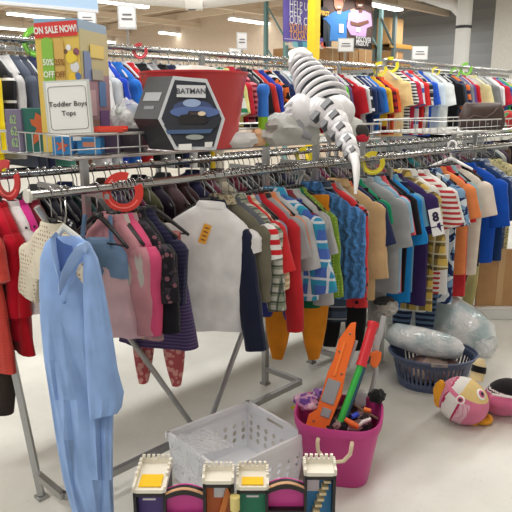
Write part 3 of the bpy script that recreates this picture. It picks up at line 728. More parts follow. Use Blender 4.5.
# --------- the pale blue gown on the front end of the rail
def gown():
    D0 = 2.12
    root = thing('gown', 'long pale blue gown hanging on the front end of the rail', 'gown', atD(75, 520, D0))
    gm = fab((146, 178, 228))
    rows = [(236, 52, 78), (243, 45, 90), (258, 40, 98), (285, 39, 103), (320, 40, 108), (360, 44, 113), (400, 50, 114), (440, 56, 113), (480, 63, 113), (512, 72, 114), (548, 79, 116)]
    bm = BM(); rings = []
    for (py, x0, x1) in rows:
        n = 30; ring = []
        for i in range(n):
            a = 2*pi*i/n; ca, sa = cos(a), sin(a)
            px = (x0+x1)/2+(x1-x0)/2*math.copysign(abs(ca)**.8, ca)
            g = min(1, (py-235)/120)
            dep = D0+.05*sa*(.4+.6*g)+.012*g*sin(px*.42+py*.006)+.008*g*sin(px*.9+py*.01)
            ring.append(atD(px, py+.06*(px-80)*0, dep))
        rings.append(ring)
    loft(bm, rings); part('body', bm, gm, root)
    # wide sleeve in front
    bm = BM(); rings = []
    for (py, x0, x1) in ((248, 82, 92), (262, 83, 99), (290, 83, 105), (330, 84, 112), (370, 86, 118), (400, 88, 124), (414, 89, 122), (420, 90, 117)):
        ring = []
        for i in range(22):
            a = 2*pi*i/22; ca, sa = cos(a), sin(a); px = (x0+x1)/2+(x1-x0)/2*math.copysign(abs(ca)**.8, ca)
            ring.append(atD(px, py-(px-x0)*.22*(py > 395), D0-.05+.02*sa-.014*(py-250)/170+.006*sin(px*.5+py*.01)))
        rings.append(ring)
    loft(bm, rings); part('sleeve', bm, gm, root)
    # darker patch painting in the shade inside the neck, and the collar
    bm = BM(); prism(bm, [atD(px, py, D0-.053) for px, py in ((55, 236), (63, 243), (72, 246), (73, 256), (66, 268), (60, 272), (57, 258))], FW*.004); part('neck_shade', bm, fab((82, 110, 172)), root, False)
    bm = BM(); rings = []
    for (px, py, w_) in ((88, 252, 3), (86, 247, 6), (80, 250, 7), (72, 262, 7), (65, 275, 6), (61, 287, 4), (60, 294, 1.5)):
        rings.append([atD(px+w_*cos(2*pi*i/10)*.75, py+w_*sin(2*pi*i/10)*.9, D0-.068+.014*sin(2*pi*i/10+1)) for i in range(10)])
    loft(bm, rings); part('lapel', bm, fab((160, 190, 236)), root)
    bm = BM(); rings = []
    for (px, py, w_) in ((56, 235, 3), (53, 240, 4.5), (54, 252, 5), (57, 266, 4), (60, 280, 2)):
        rings.append([atD(px+w_*cos(2*pi*i/10)*.7, py+w_*sin(2*pi*i/10), D0-.06+.012*sin(2*pi*i/10+1)) for i in range(10)])
    loft(bm, rings); part('lapel', bm, fab((152, 184, 232)), root)
    bm = BM(); sphere(bm, atD(64, 302, D0-.06), .007); part('button', bm, mat((110, 140, 195), .5), root)
    # clear hanger facing the reader
    hp = V((X_on(66, YA, ZA), YA, ZA))
    h = thing('clothes_hanger', 'clear hanger with wire hook holding the pale blue gown', 'hanger', hp)
    bm = BM(); tube(bm, [hp+V((0, .019*cos(q), .002+.021*sin(q))) for q in [radians(x) for x in range(190, -61, -25)]]+[atD(66, 213, 2.13), atD(64, 226, 2.13)], .003, 6); part('hook', bm, CHROME, h)
    bm = BM(); tube(bm, [atD(46, 252, 2.13), atD(54, 240, 2.13), atD(64, 227, 2.13), atD(78, 238, 2.13), atD(90, 251, 2.13)], [.007, .012, .014, .012, .007], 8); part('hanger_body', bm, mat((226, 228, 222), .25, alpha=.85), h)
gown()

# --------- rack B (second rail)
def zB(px, py): return atY(px, py, YB-.17).z
GB = 'clothes on the second rail'
B_FRONT = [(-24, 'coral red knit dress', (196, 70, 60), 372, 'dots', (150, 40, 40)), (-2, 'crimson red dress', (176, 18, 34), 352, None, None), (-8, 'dark red long top', (196, 20, 44), 340, None, None),
           (10, 'white fluffy cardigan', (232, 228, 226), 290, 'marks', (200, 196, 194)), (18, 'magenta pink cardigan', (216, 52, 140), 296, None, None), (30, 'maroon velvet top', (120, 30, 46), 300, None, None)]
for px, desc, c, hem, pat, c2 in B_FRONT:
    X = X_on(px, YB, ZB-.09)
    shirt('dress' if 'dress' in desc else 'top', desc+' at the front end of the second rail', 'dress' if 'dress' in desc else 'top', X, YB, ZB, fab(c, pat, c2 or (0, 0, 0), f=70, duty=.2), zB(px+24, hem),
          slv='long' if px > -20 else 'short', sl=.3 if px > -20 else .15, hw=.2, group=GB, flare=1.25 if 'dress' in desc else 1.0, rot=-.1)
    hanger(X, YB, ZB, -.1, 'hanger holding the '+desc, 'hangers on the second rail')
# dark garment at the very left bottom
X = X_on(-40, YB, ZB-.09)
trousers('trousers', 'dark brown trousers below the red dresses on second rail', 'trousers', X, YB-.05, ZB, fab((52, 44, 40)), zB(10, 418), hw=.13, legw=.06, rot=.6, group=GB, top=-.16)
hanger(X, YB-.0, ZB, .6, 'hanger holding the dark brown trousers', 'hangers on the second rail')
BCOL = [('black', (28, 28, 32)), ('plum', (92, 60, 100)), ('charcoal', (56, 58, 62)), ('lilac', (150, 128, 172)), ('berry pink', (190, 60, 110)), ('ink navy', (36, 40, 66)), ('dusty rose', (196, 150, 156)), ('graphite', (70, 70, 74)),
        ('fuchsia', (206, 50, 120)), ('oatmeal', (190, 176, 150)), ('teal', (40, 130, 136)), ('wine', (104, 32, 50)), ('pewter', (120, 122, 128)), ('olive', (96, 98, 62)), ('raspberry', (170, 40, 76)), ('off-white', (214, 210, 202)), ('indigo', (60, 56, 120))]
BK = ['knit top', 'ribbed top', 'cotton vest']
nb = 0
Xb = X_on(46, YB, ZB-.09)
prev_desc = 'maroon velvet top'
while Xb < 6.1:
    c = BCOL[(nb*5) % len(BCOL)]; kd = BK[(nb//len(BCOL)) % 3]
    desc = c[0]+' '+kd
    if nb >= 3*len(BCOL): desc = 'plain '+desc
    cc = tuple(int(max(0, min(255, x*(.42 if nb % 6 else .8)+random.randint(-4, 4)))) for x in c[1])  # most scaled down: shade behind the front rail put into the cloth colour
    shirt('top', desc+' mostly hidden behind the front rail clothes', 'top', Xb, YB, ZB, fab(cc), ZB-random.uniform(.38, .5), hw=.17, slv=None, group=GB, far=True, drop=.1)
    hanger(Xb, YB, ZB, random.uniform(-.1, .1), 'hanger of the %s on the second rail' % desc, 'hangers on the second rail', 'black')
    nb += 1; Xb += random.uniform(.07, .1)

# --------- rack C (high back rail)
def zC(px, py): return atY(px, py, YC-.2).z
GC = 'clothes on the high back rail'
C_ITEMS = [(-26, 'bright yellow long dress', (244, 218, 20), 172, None), (-9, 'black track top with white stripes', (30, 30, 34), 106, ('hstripe', (225, 225, 225), 8, .12)), (2, 'pale grey hooded top', (196, 196, 196), 160, None), (12, 'slate grey jacket', (84, 92, 108), 168, None),
 (20, 'dark slate jacket', (60, 66, 80), 168, None), (30, 'midnight blue hoodie', (44, 50, 78), 168, None), (48, 'sea green tee', (80, 150, 130), 168, None), (66, 'brown henley', (110, 84, 66), 168, None), (84, 'white sports tee', (226, 226, 228), 168, None), (95, 'silver grey tee', (190, 196, 202), 168, None),
 (104, 'royal blue sports shirt', (30, 66, 180), 168, None), (115, 'vivid blue tee', (40, 110, 200), 165, None), (127, 'red rugby shirt', (190, 40, 46), 168, None), (140, 'black sweater', (26, 26, 30), 168, None), (150, 'grey marl sweater', (150, 150, 154), 168, None), (160, 'jet black tee', (22, 22, 24), 168, None), (169, 'navy pullover', (40, 46, 76), 168, None),
 (178, 'white vest top', (226, 226, 224), 168, None), (187, 'coal grey hoodie', (58, 58, 62), 168, None), (195, 'gold yellow tee', (222, 190, 50), 168, None), (203, 'ivory shirt', (222, 216, 204), 168, None), (210, 'green check shirt', (70, 130, 84), 118, ('plaid', (220, 226, 220), 14, .4)),
 (217, 'white and green raglan', (220, 224, 218), 122, ('hstripe', (50, 130, 90), 9, .3)), (223, 'pale lemon shirt', (222, 214, 140), 126, None), (229, 'crimson polo', (182, 40, 56), 124, None), (235, 'pink striped tee', (206, 120, 130), 124, ('hstripe', (120, 40, 56), 24, .5)), (241, 'dark grey polo', (62, 62, 68), 126, None), (246, 'black sports tee', (24, 24, 28), 128, None), (252, 'brick red tee', (186, 52, 48), 124, None), (258, 'cobalt blue tee', (44, 66, 168), 128, None),
 (266, 'black and orange patterned shirt', (30, 28, 30), 124, ('blotch', (226, 110, 50), 16, .5)), (274, 'navy collared shirt', (42, 52, 96), 126, None), (284, 'white and teal jersey', (222, 226, 228), 128, ('hstripe', (40, 150, 190), 5, .3)), (292, 'bright white tee', (234, 234, 232), 128, None), (298, 'cream white tee', (230, 224, 210), 126, None), (304, 'orange trim maroon jersey', (160, 44, 40), 126, ('hstripe', (226, 140, 60), 6, .18)), (309, 'deep red jersey', (164, 32, 44), 128, None),
 (315, 'sandy yellow shirt', (216, 196, 120), 128, None), (320, 'black long tee', (28, 30, 34), 128, None), (325, 'neon lime tee', (110, 200, 70), 126, None), (330, 'dull purple tee', (96, 78, 120), 128, None), (338, 'big dark red tee', (176, 30, 42), 134, None), (347, 'light grey jersey', (206, 210, 212), 128, None), (351, 'black and white jersey', (40, 42, 48), 128, ('hstripe', (220, 222, 226), 9, .25)), (356, 'navy basketball tee', (36, 50, 90), 134, None), (360, 'marine blue tee', (38, 70, 128), 134, None), (365, 'strong blue tee', (44, 110, 190), 134, None),
 (370, 'mustard tee', (216, 170, 46), 126, None), (374, 'dark red striped tee', (160, 36, 44), 134, ('hstripe', (80, 20, 30), 14, .4)), (379, 'burnt orange tee', (224, 96, 46), 134, None)]
C2_ITEMS = [(392, 'pale straw yellow tee', (232, 208, 148), 136, None), (402, 'black white striped tee', (60, 62, 66), 134, ('hstripe', (216, 218, 218), 30, .5)), (406, 'rose red tee', (196, 50, 76), 134, None), (410, 'white and blue sports tee', (216, 220, 228), 134, ('hstripe', (70, 100, 170), 6, .3)), (415, 'tomato red polo', (212, 50, 50), 134, None), (420, 'black checked tee', (44, 46, 52), 134, ('plaid', (140, 140, 144), 12, .4)),
 (425, 'ultramarine blue polo', (42, 90, 200), 135, None), (432, 'ice blue tee', (206, 222, 232), 130, None), (437, 'white oversized tee', (234, 238, 238), 128, None), (447, 'large black tee', (20, 20, 24), 137, None), (453, 'dark blue grey tee', (66, 78, 96), 130, None), (457, 'orange and navy jersey', (226, 120, 60), 130, ('hstripe', (40, 50, 90), 9, .4)), (461, 'steel grey tee', (130, 136, 146), 130, None), (464, 'violet tee', (110, 84, 150), 128, None), (468, 'cherry red tee', (196, 34, 48), 130, None),
 (479, 'pale yellow button shirt', (218, 212, 160), 130, None), (488, 'mid grey tee', (128, 130, 134), 130, None), (494, 'white baseball tee', (232, 232, 232), 130, None), (498, 'ruby red tee', (190, 40, 60), 130, None), (501, 'denim blue tee', (60, 100, 170), 130, None), (504, 'leaf green tee', (60, 160, 84), 130, None), (508, 'black printed tee', (36, 34, 38), 130, ('blotch', (200, 190, 90), 18, .5)), (516, 'cream long shirt', (226, 218, 206), 130, None), (526, 'forest green tee', (40, 110, 70), 130, None)]
for items, z_, off in ((C_ITEMS, ZC, 0), (C2_ITEMS, ZC2, -7)):
    for px, desc, c, hem, pat in items:
        X = X_on(px+off, YC, z_-.09)
        m_ = fab(c) if not pat else fab(c, pat[0], pat[1], (240, 240, 240), pat[2], pat[3])
        wide = desc in ('pale straw yellow tee', 'white oversized tee', 'large black tee', 'big dark red tee', 'bright white tee', 'deep red jersey')
        jk = any(q in desc for q in ('jacket', 'hood', 'track', 'sweater', 'pullover', 'long'))
        shirt('tee' if 'tee' in desc else 'dress' if 'dress' in desc else 'shirt', desc+' on the high back rail', 't-shirt' if 'tee' in desc else 'dress' if 'dress' in desc else 'shirt', X, YC, z_, m_, zC(px+18, hem), hw=.24 if wide else .22,
              slv='long' if jk else 'short', sl=.4 if jk else .22, rot=.3 if wide else random.uniform(-.08, .08), far=True, group=GC, collar='polo' if ('polo' in desc or 'button' in desc) else 'crew', swid=None if jk else (.095, .09), drop=.15, sang=5 if jk else 14)
        hanger(X, YC, z_, 0, 'hanger holding the '+desc, 'hangers on the high back rail', 'clear' if hash(len(desc)) % 3 == 0 else 'black')
# lower tier of the back rack, seen only through the hooks
LT = ['dark', 'grey', 'blue', 'brown']; LC = [(34, 34, 40), (96, 98, 104), (50, 60, 100), (84, 66, 56)]
for i in range(32):
    x = 1.6+i*.27+random.uniform(-.05, .05)
    o = shirt('shirt', '%s shirt on the low back rail glimpsed through hooks' % LT[i % 4], 'shirt', x, YC, 1.2, fab(LC[i % 4]), .55, hw=.22, slv=None, far=True, group='%s shirts on the low back rail' % LT[i % 4], rot=.5)
# bare hangers on the rails (rows of empty hooks)
for y, z_, x0, x1, step, lab in ((YC, ZC, 1.7, XC_SPLIT-.3, .06, 'empty clear hanger on the high back rail above the bucket'), (YC+.6, ZC, 1.9, 6.0, .11, 'empty hanger on the rearmost high rail'), (YC, ZC2, XC_SPLIT+.3, 10.0, .075, 'empty clear hanger on high back rail above the handbag'), (YC+.6, ZC2, 6.4, 10.2, .12, 'empty hanger on the rearmost rail above the handbag'),
                             (YB, ZB, 1.3, 5.9, .085, 'spare bare hanger between tops on the second rail')):
    x = x0; bm = BM()
    own = lab.startswith('spare bare hanger between clothes')
    while x < x1:
        if own: hanger(x, y, z_, random.uniform(-.12, .12), lab, 'spare hangers on the front rail', 'clear' if random.random() < .3 else 'black')
        else:
            kd = 'clear' if 'clear' in lab or (y != YB and random.random() < .3) else 'black'
            for mi, me in ((0, HM[kd][0]), (1 if kd == 'black' else 2, HM[kd][1])):
                n0 = len(bm.faces); tm = me.copy(); tm.transform(Matrix.Translation((x, y, z_)) @ Matrix.Rotation(random.uniform(-.12, .12), 4, 'Z')); bm.from_mesh(tm); bpy.data.meshes.remove(tm)
                bm.faces.ensure_lookup_table()
                for f in bm.faces[n0:]: f.material_index = mi
        x += step*random.uniform(.7, 1.3)
    if own: bm.free()
    else:
        o = obj('clothes_hangers', bm, [CHROME, BLACKP, HM['clear'][1].materials[0]]); o['kind'] = 'stuff'; tag(o, lab.replace(' hanger', ' hangers', 1).replace('empty', 'row of empty').replace('spare', 'row of spare'), 'hangers')
# white plastic hanger standing up over the front rail at right
X = X_on(452, YA, ZA)
h = thing('clothes_hanger', 'white plastic hanger sticking up above the front rail', 'hanger', (X, YA, ZA))
bm = BM(); tube(bm, [(0, .03*cos(q), .03+.035*sin(q)) for q in [radians(x) for x in range(200, -41, -20)]]+[(0, .01, -.02), (0, .0, -.05)], .007, 8); obj('hook', bm, WHITE, h)
bm = BM(); tube(bm, [(0, .16, -.12), (0, .07, -.085), (0, 0, -.055), (0, -.07, -.085), (0, -.16, -.12)], [.007, .011, .014, .011, .007], 8); obj('hanger_body', bm, WHITE, h)

# --------- size divider rings
def divider(px, py, Y, r, c, label, rot=0, tilt=0, gap=True):
    p = atY(px, py, Y-.03)
    t = thing('size_divider', label, 'size divider', p, rot, 'size divider rings on rails')
    bm = BM(); n = 36; ri = r*.6; a0, a1 = (radians(-205), radians(110)) if gap else (0, 2*pi)
    rings = []
    for i in range(n+1):
        a = a0+(a1-a0)*i/n
        o_, n_ = V((0, cos(a)*r, sin(a)*r)), V((0, cos(a)*ri, sin(a)*ri))
        rings.append([o_+V((-.003, 0, 0)), o_+V((.003, 0, 0)), n_+V((.003, 0, 0)), n_+V((-.003, 0, 0))])
    loft(bm, rings); obj('ring', bm, plastic(c, .4), t)
    bm = BM()
    q_ = [[V((-.0038, cos(a)*r*k, sin(a)*r*k)) for k in (.84, .76)] for a in [radians(x) for x in range(-150, 60, 12)]]
    loft(bm, [[p[0], p[0]+V((.001, 0, 0)), p[1]+V((.001, 0, 0)), p[1]] for p in q_])
    obj('print', bm, mat([min(255, x+70) for x in c], .5), t)
divider(123, 192, YA, .077, (222, 56, 44), 'red ring divider on the front rail over pink dress', .9)
divider(7, 180, YB, .085, (196, 52, 50), 'red ring divider on the second rail above red dresses', .2)
divider(373, 163, YA, .068, (226, 206, 36), 'large yellow ring divider on the front rail beside dinosaur tail', .75)
divider(304, 156, YB, .055, (226, 210, 40), 'yellow ring divider on the second rail below robot dinosaur', .6)
divider(35, 42, YC, .09, (120, 200, 60), 'lime green ring divider at high back rail beside sale box', .5)
divider(380, 69, YC, .075, (232, 218, 60), 'yellow ring divider at the end of high back rail', .8)
divider(391, 65, YC, .085, (226, 220, 50), 'yellow ring divider above the straw yellow tee', .7)
divider(466, 69, YC, .08, (126, 206, 70), 'lime green ring divider above the brown handbag, larger', .7)
divider(455, 73, YC, .065, (140, 214, 84), 'lime green ring divider above cherry red tee, smaller', .7)
divider(436, 71, YC, .05, (230, 214, 60), 'small yellow ring divider above the large black tee', .7)
divider(140, 51, YC, .055, (190, 60, 66), 'small red ring divider on high back rail above bucket', .7)

# ------------------------------------------------------------------ small white signs on stems
def stem_sign(px, py, w_, h_, dep, foot, label, xa=RT):
    c = atD(px, py, dep); s = dep/FPX
    M = frame(c, xa)
    t = thing('rack_sign', label, 'sign', (c.x, c.y, foot), 0, 'small white rack signs')
    bm = BM(); box(bm, (0, 0, -.004), (w_*s, h_*s, .006), M); part('frame', bm, mat((206, 210, 208), .35), t, False)
    bm = BM(); box(bm, (0, 0, 0), (w_*s*.86, h_*s*.86, .003), M); part('card', bm, WHITE, t, False)
    bm = BM()
    for k, ww in ((.1, .5), (-.08, .6)): box(bm, (0, k*h_*s, .003), (w_*s*ww, h_*s*.07, .002), M)
    part('print', bm, mat((120, 120, 124), .6), t, False)
    bm = BM(); tube(bm, [(c.x, c.y, foot), (c.x, c.y, c.z-h_*s*.5)], .006, 6); part('stem', bm, STEEL, t)
stem_sign(127, 17, 18, 23, 4.4, ZC, 'tallest white sign on a stem behind the sale box', V((.8, -.6, 0)))
stem_sign(87, 19, 18, 15, 4.9, ZC, 'white sign partly behind the top of sale box', V((.8, -.6, 0)))
stem_sign(242, 41, 11, 16, 5.6, ZC, 'small white sign left of the yellow post, upper', V((.9, -.4, 0)))
stem_sign(235, 53, 13, 9, 6.0, ZC, 'low wide white sign left of the yellow post', V((.9, -.4, 0)))
stem_sign(346, 45, 16, 13, 6.0, ZC, 'white framed sign in front of the volunteer poster', V((.7, -.7, 0)))
stem_sign(420, 53, 16, 13, 6.8, ZC2, 'white sign standing against the grey ribbed wall', V((.7, -.7, 0)))

# ------------------------------------------------------------------ things on the long wire shelf
ZS = SZ+.006
def seat_on(px, Y): return atZ(px, 0, 9)
# sale box
def sale_box():
    a = atD(40, 100, 2.50); b_ = atD(83, 100, 2.50); c = atD(110, 100, 2.74)
    for p in (a, b_, c): p.z = 0
    d = a+(c-b_); zt = atD(60, 21, 2.5).z
    root = thing('toy_box', 'tall yellow and blue toy box with ON SALE NOW label on shelf', 'box', ((a+c)/2).to_tuple()[:2]+(ZS,))
    bm = BM(); prism(bm, [p+V((0, 0, ZS)) for p in (a, b_, c, d)], (0, 0, zt-ZS)); part('carton', bm, mat((150, 178, 200), .5), root, False)
    u = (b_-a).normalized(); w_ = (b_-a).length; M = frame((a+b_)/2+V((0, 0, ZS)), u); h_ = zt-ZS; n = M.to_3x3() @ V((0, 0, 1))
    def fl(name, x0, y0, x1, y1, c, lay, Mx=M, skew=0, rough=.5):
        bm = BM(); prism(bm, [Mx @ V((x, y, .002*lay)) for x, y in ((x0, y0), (x1, y0+skew), (x1, y1+skew), (x0, y1))], Mx.to_3x3() @ V((0, 0, -.0015))); return part(name, bm, mat(c, rough), root, False)
    q = w_/2
    fl('yellow_panel', -q, 0, q, h_*.9, (226, 196, 96), 1)
    fl('blue_band', -q, h_*.9, q, h_, (140, 186, 220), 1)
    fl('red_label', -q*.98, h_*.855, q*.96, h_*.965, (220, 62, 58), 3, skew=.012)
    text('label_lettering', 'ON SALE NOW!', M @ Matrix.Translation((-.002, h_*.917, .0085)) @ Matrix.Rotation(.07, 4, 'Z'), .036, mat((245, 240, 236), .5), root, .0012, sx=.66)
    def tagshape(name, x0, x1, y0, y1, c):
        r = (x1-x0)/2; pts = [(x0, y0), (x1, y0), (x1, y1-r)]+[((x0+x1)/2+r*cos(t_), y1-r+r*sin(t_)) for t_ in [radians(k) for k in range(15, 180, 15)]]+[(x0, y1-r)]
        bm = BM(); prism(bm, [M @ V((x, y, .006)) for x, y in pts], n*-.0015); part(name, bm, mat(c, .5), root, False)
    tagshape('green_tag', -q*.72, -q*.2, h_*.52, h_*.865, (140, 196, 74)); tagshape('tan_tag', -q*.16, q*.28, h_*.52, h_*.86, (214, 178, 96))
    for s, yy, sz in (('50%', .68, .034), ('OFF', .59, .034)): text('tag_lettering', s, M @ Matrix.Translation((-q*.46, h_*yy, .0085)), sz, mat((240, 245, 230), .5), root, .0008, sx=.75)
    for s, yy, sz in (('25%', .68, .034), ('OFF', .59, .034)): text('tag_lettering', s, M @ Matrix.Translation((q*.06, h_*yy, .0085)), sz, mat((150, 104, 50), .5), root, .0004, sx=.68)
    for x, y, r, c_ in ((q*.62, .62, .022, (240, 214, 70)), (q*.5, .69, .01, (236, 238, 240)), (q*.74, .55, .018, (225, 228, 232)), (q*.84, .66, .012, (150, 90, 110)), (q*.6, .47, .016, (244, 206, 60)), (q*.36, .66, .008, (120, 90, 60)), (q*.86, .48, .012, (90, 120, 180))):
        bm = BM(); prism(bm, [M @ V((x+r*cos(t_), h_*(y+.1)+r*1.2*sin(t_), .005)) for t_ in [2*pi*k/14 for k in range(14)]], n*-.0012); part('picture_shape', bm, mat(c_, .5), root, False)
    # side face
    u2 = (c-b_).normalized(); M2 = frame((b_+c)/2+V((0, 0, ZS)), u2); q2 = (c-b_).length/2
    fl('side_panel', -q2, h_*.5, q2, h_*.93, (196, 188, 140), 1, M2); fl('side_picture', -q2*.9, h_*.02, q2*.95, h_*.6, (168, 140, 150), 2, M2)
    for i, (x, y, w2, h2, c_) in enumerate(((-.6, .66, .5, .22, (120, 140, 180)), (.1, .78, 1.0, .1, (230, 208, 110)), (.35, .45, .5, .2, (90, 140, 190)), (-.5, .38, .6, .2, (200, 176, 180)), (.4, .2, .7, .24, (110, 90, 140)), (-.4, .14, .7, .22, (150, 120, 110)), (.0, .6, .8, .08, (176, 176, 160)))):
        fl('side_patch', q2*(x-w2/2), h_*(y-h2/2), q2*(x+w2/2), h_*(y+h2/2), c_, 3+i*.4, M2)
sale_box()
# Toddler Boys Tops sign
M = frame(atD(68.5, 108, 2.36), RT.lerp(V((1, 0, 0)), .12)) @ Matrix.Rotation(.05, 4, 'Z') @ Matrix.Rotation(-.1, 4, 'X')
t = thing('size_sign', 'white sign reading Toddler Boys Tops clipped to the shelf rim', 'sign', M.translation)
bm = BM(); box(bm, (0, 0, -.003), (.172, .206, .005), M); part('holder', bm, mat((205, 212, 206), .25), t, False)
bm = BM(); box(bm, (0, 0, .001), (.152, .19, .003), M); part('card', bm, mat((238, 240, 238), .5), t, False)
bm = BM()
rr = [(sx_*(.058)+.012*cos(a), sy_*.068+.012*sin(a)) for sx_, sy_, a0 in ((1, 1, 0), (-1, 1, 90), (-1, -1, 180), (1, -1, 270)) for a in [radians(a0+k) for k in (0, 30, 60, 90)]]
tube(bm, [M @ V((x, y, .0035)) for x, y in rr], .0009, 4, True); part('border', bm, mat((70, 72, 72), .6), t)
text('lettering', 'Toddler Boys', M @ Matrix.Translation((0, .014, .004)), .026, mat((60, 62, 62), .6), t, .0002)
text('lettering', 'Tops', M @ Matrix.Translation((0, -.02, .004)), .026, mat((60, 62, 62), .6), t, .0002)
bm = BM(); box(bm, (.02, -.108, -.006), (.03, .03, .012), M); part('clip', bm, mat((210, 214, 214), .3), t, False)

def slab(name, label, cat, pxs, depth, th, c, lean=.0, yaw=None, zbase=ZS, extras=None, group=None):
    """upright book / box: px0, px1, py top"""
    px0, px1, pyt = pxs
    a = atD(px0, 130, depth); b_ = atD(px1, 130, depth+(yaw or 0)); a.z = b_.z = zbase
    zt = atD((px0+px1)/2, pyt, depth).z
    u = (b_-a).normalized(); w_ = (b_-a).length
    M = frame((a+b_)/2, u); h_ = max(zt-zbase, .02)
    t = thing(name, label, cat, M.translation, 0, group)
    bm = BM(); box(bm, (0, h_/2, -th/2), (w_, h_, th), M); bevel(bm, .002, 1); part('cover', bm, mat(c, .5), t, False)
    return t, M, w_, h_
t, M, w_, h_ = slab('book', 'grey purple book with green writing at left end of shelf', 'book', (6, 22, 109), 2.56, .03, (112, 104, 128), yaw=-.03)
for k in range(3): text('lettering', '62', M @ Matrix.Translation((0, h_*(.75-.27*k), .001)), .05, mat((150, 186, 120), .6), t, .0005, sx=.7)
bm = BM(); box(bm, (0, h_/2, -.015), (w_*.97, h_*.985, .026), M); part('pages', bm, mat((232, 228, 214), .8), t, False)
t, M, w_, h_ = slab('book', 'dark green book with orange creature shape beside purple book', 'book', (22, 50, 108), 2.54, .03, (34, 104, 92))
bm = BM()
pts = [(-.005, .9), (.02, .8), (.045, .86), (.05, .7), (.035, .6), (.05, .5), (.045, .3), (.03, .2), (.03, .38), (.01, .45), (-.0, .28), (-.025, .16), (-.02, .38), (-.005, .55), (-.025, .62), (-.03, .75), (-.012, .74)]
prism(bm, [M @ V((x+.01, y*h_, .003)) for x, y in pts], M.to_3x3() @ V((0, 0, -.002))); part('cover_picture', bm, mat((200, 96, 50), .6), t, False)
bm = BM(); box(bm, (0, h_/2, -.015), (w_*.98, h_*.985, .026), M); part('pages', bm, mat((232, 228, 214), .8), t, False)
t, M, w_, h_ = slab('card_box', 'small blue box with orange star on the shelf', 'box', (51, 71, 137), 2.40, .08, (50, 138, 206))
bm = BM(); prism(bm, [M @ V((.028*(1 if k % 2 == 0 else .42)*sin(2*pi*k/10+.2), h_*.5+.028*(1 if k % 2 == 0 else .42)*cos(2*pi*k/10+.2), .003)) for k in range(10)], M.to_3x3() @ V((0, 0, -.002))); part('star', bm, mat((216, 110, 76), .6), t, False)
t, M, w_, h_ = slab('card_box', 'small sky blue box under the red tray', 'box', (76, 100, 138), 2.42, .08, (60, 146, 210))
bm = BM(); box(bm, (0, h_*.6, .001), (w_*.5, h_*.3, .003), M); part('label_print', bm, mat((226, 150, 120), .6), t, False)
t, M, w_, h_ = slab('plastic_tub', 'dark purple tub on shelf below the clear bag', 'tub', (98, 116, 133), 2.48, .12, (92, 76, 108))
bm = BM(); box(bm, (0, h_, -.06), (w_*1.08, .012, .13), M); bevel(bm, .003); part('lid', bm, mat((70, 58, 84), .5), t)
t, M, w_, h_ = slab('plastic_tub', 'black tub on shelf beside the dark purple tub', 'tub', (118, 142, 130), 2.55, .12, (52, 44, 56))
bm = BM(); box(bm, (0, h_, -.06), (w_*1.06, .012, .13), M); bevel(bm, .003); part('lid', bm, mat((40, 36, 44), .5), t)
# red tray
p = atD(108, 130.5, 2.4); M = frame(p, RT)
bm = BM(); box(bm, (0, 0, -.04), (.12, .012, .1), M); bevel(bm, .004); box(bm, (0, .008, .008), (.12, .012, .006), M); box(bm, (0, .008, -.088), (.12, .012, .006), M)
o = obj('shallow_tray', bm, plastic((226, 70, 46))); tag(o, 'bright red shallow tray beside the Toddler Boys sign', 'tray')
# clear bag of toys
def lump(name, c, r, m, seed, amp=.25, sc_=9, u=30, v=18, flat=None):
    bm = BM(); sphere(bm, (0, 0, 0), 1, u=u, v=v)
    for vt in bm.verts:
        d = vt.co.normalized(); k = 1+amp*noise.noise(d*2.2+V((seed, seed*.7, 0)))+amp*.5*noise.noise(d*6+V((seed, 0, 3)))
        q = V((d.x*r[0], d.y*r[1], d.z*r[2]))*k
        if flat is not None and q.z < -flat: q.z = -flat
        vt.co = V(c)+q
    return bm
c0 = atD(128, 118, 2.62)
t = thing('plastic_bag', 'clear plastic bag of soft toys left of the hexagon box', 'bag', (c0.x, c0.y, ZS))
part('film', lump('b', c0+V((0, 0, -.02)), (.075, .07, .095), None, 3.3, .2), clear_film(), t)
for i, (dx, dz, r, c) in enumerate(((-.02, -.05, .03, (206, 110, 110)), (.025, -.045, .028, (230, 226, 222)), (.0, .0, .035, (232, 230, 226)), (-.03, .02, .022, (150, 176, 150)), (.03, .03, .022, (160, 190, 220)), (.0, -.065, .02, (170, 60, 66)))):
    part('soft_toy', lump('s', c0+RT*dx+V((0, 0, dz)), (r, r, r), None, i*2.1, .25, u=14, v=9), fab(c), t)
# white small lump and pink thing between
# red bucket
pb = atD(195, 120, 2.84); ZB_ = ZS
zt = atD(195, 74, 2.84).z
t = thing('bucket', 'large red plastic bucket on the wire shelf behind the hexagon box', 'bucket', (pb.x, pb.y, ZB_))
hgt = zt-ZB_; prof = [(.185, 0), (.19, .01), (.232, hgt-.035), (.236, hgt-.03), (.24, hgt-.005), (.247, hgt-.004), (.247, hgt+.004), (.236, hgt+.003), (.226, hgt-.03), (.182, .015)]
bm = BM(); lathe(bm, prof, n=44); obj('tub', bm, plastic((206, 56, 60), .35), t)
bm = BM(); lathe(bm, [(.2125, hgt*.62), (.2155, hgt*.63), (.217, hgt*.66), (.2155, hgt*.665)], n=44); obj('raised_band', bm, plastic((196, 50, 54), .35), t)
bm = BM()
ql = [V((x, y, z)) for x, y, z in ((0, 0, 0), (.02, -.09, 0), (.05, -.1, 0), (.075, -.02, 0), (.06, .0, 0))]
Mh = frame(pb+V((0, 0, 0)), RT); ctr = pb-RT*.215-FH*.08; ctr.z = zt-.05
tube(bm, [ctr+RT*x+V((0, 0, z))-pb.xyz*0 for x, z in ((-.0, .03), (.045, .028), (.05, .02), (.03, -.06), (.012, -.09), (-.005, -.06))], .007, 8)
part('handle', bm, WHITE, t)
part('bulge', lump('s', V((pb.x, pb.y, zt-.02))+RT*.02, (.14, .12, .05), None, 5.5, .2), fab((206, 200, 192)), t)
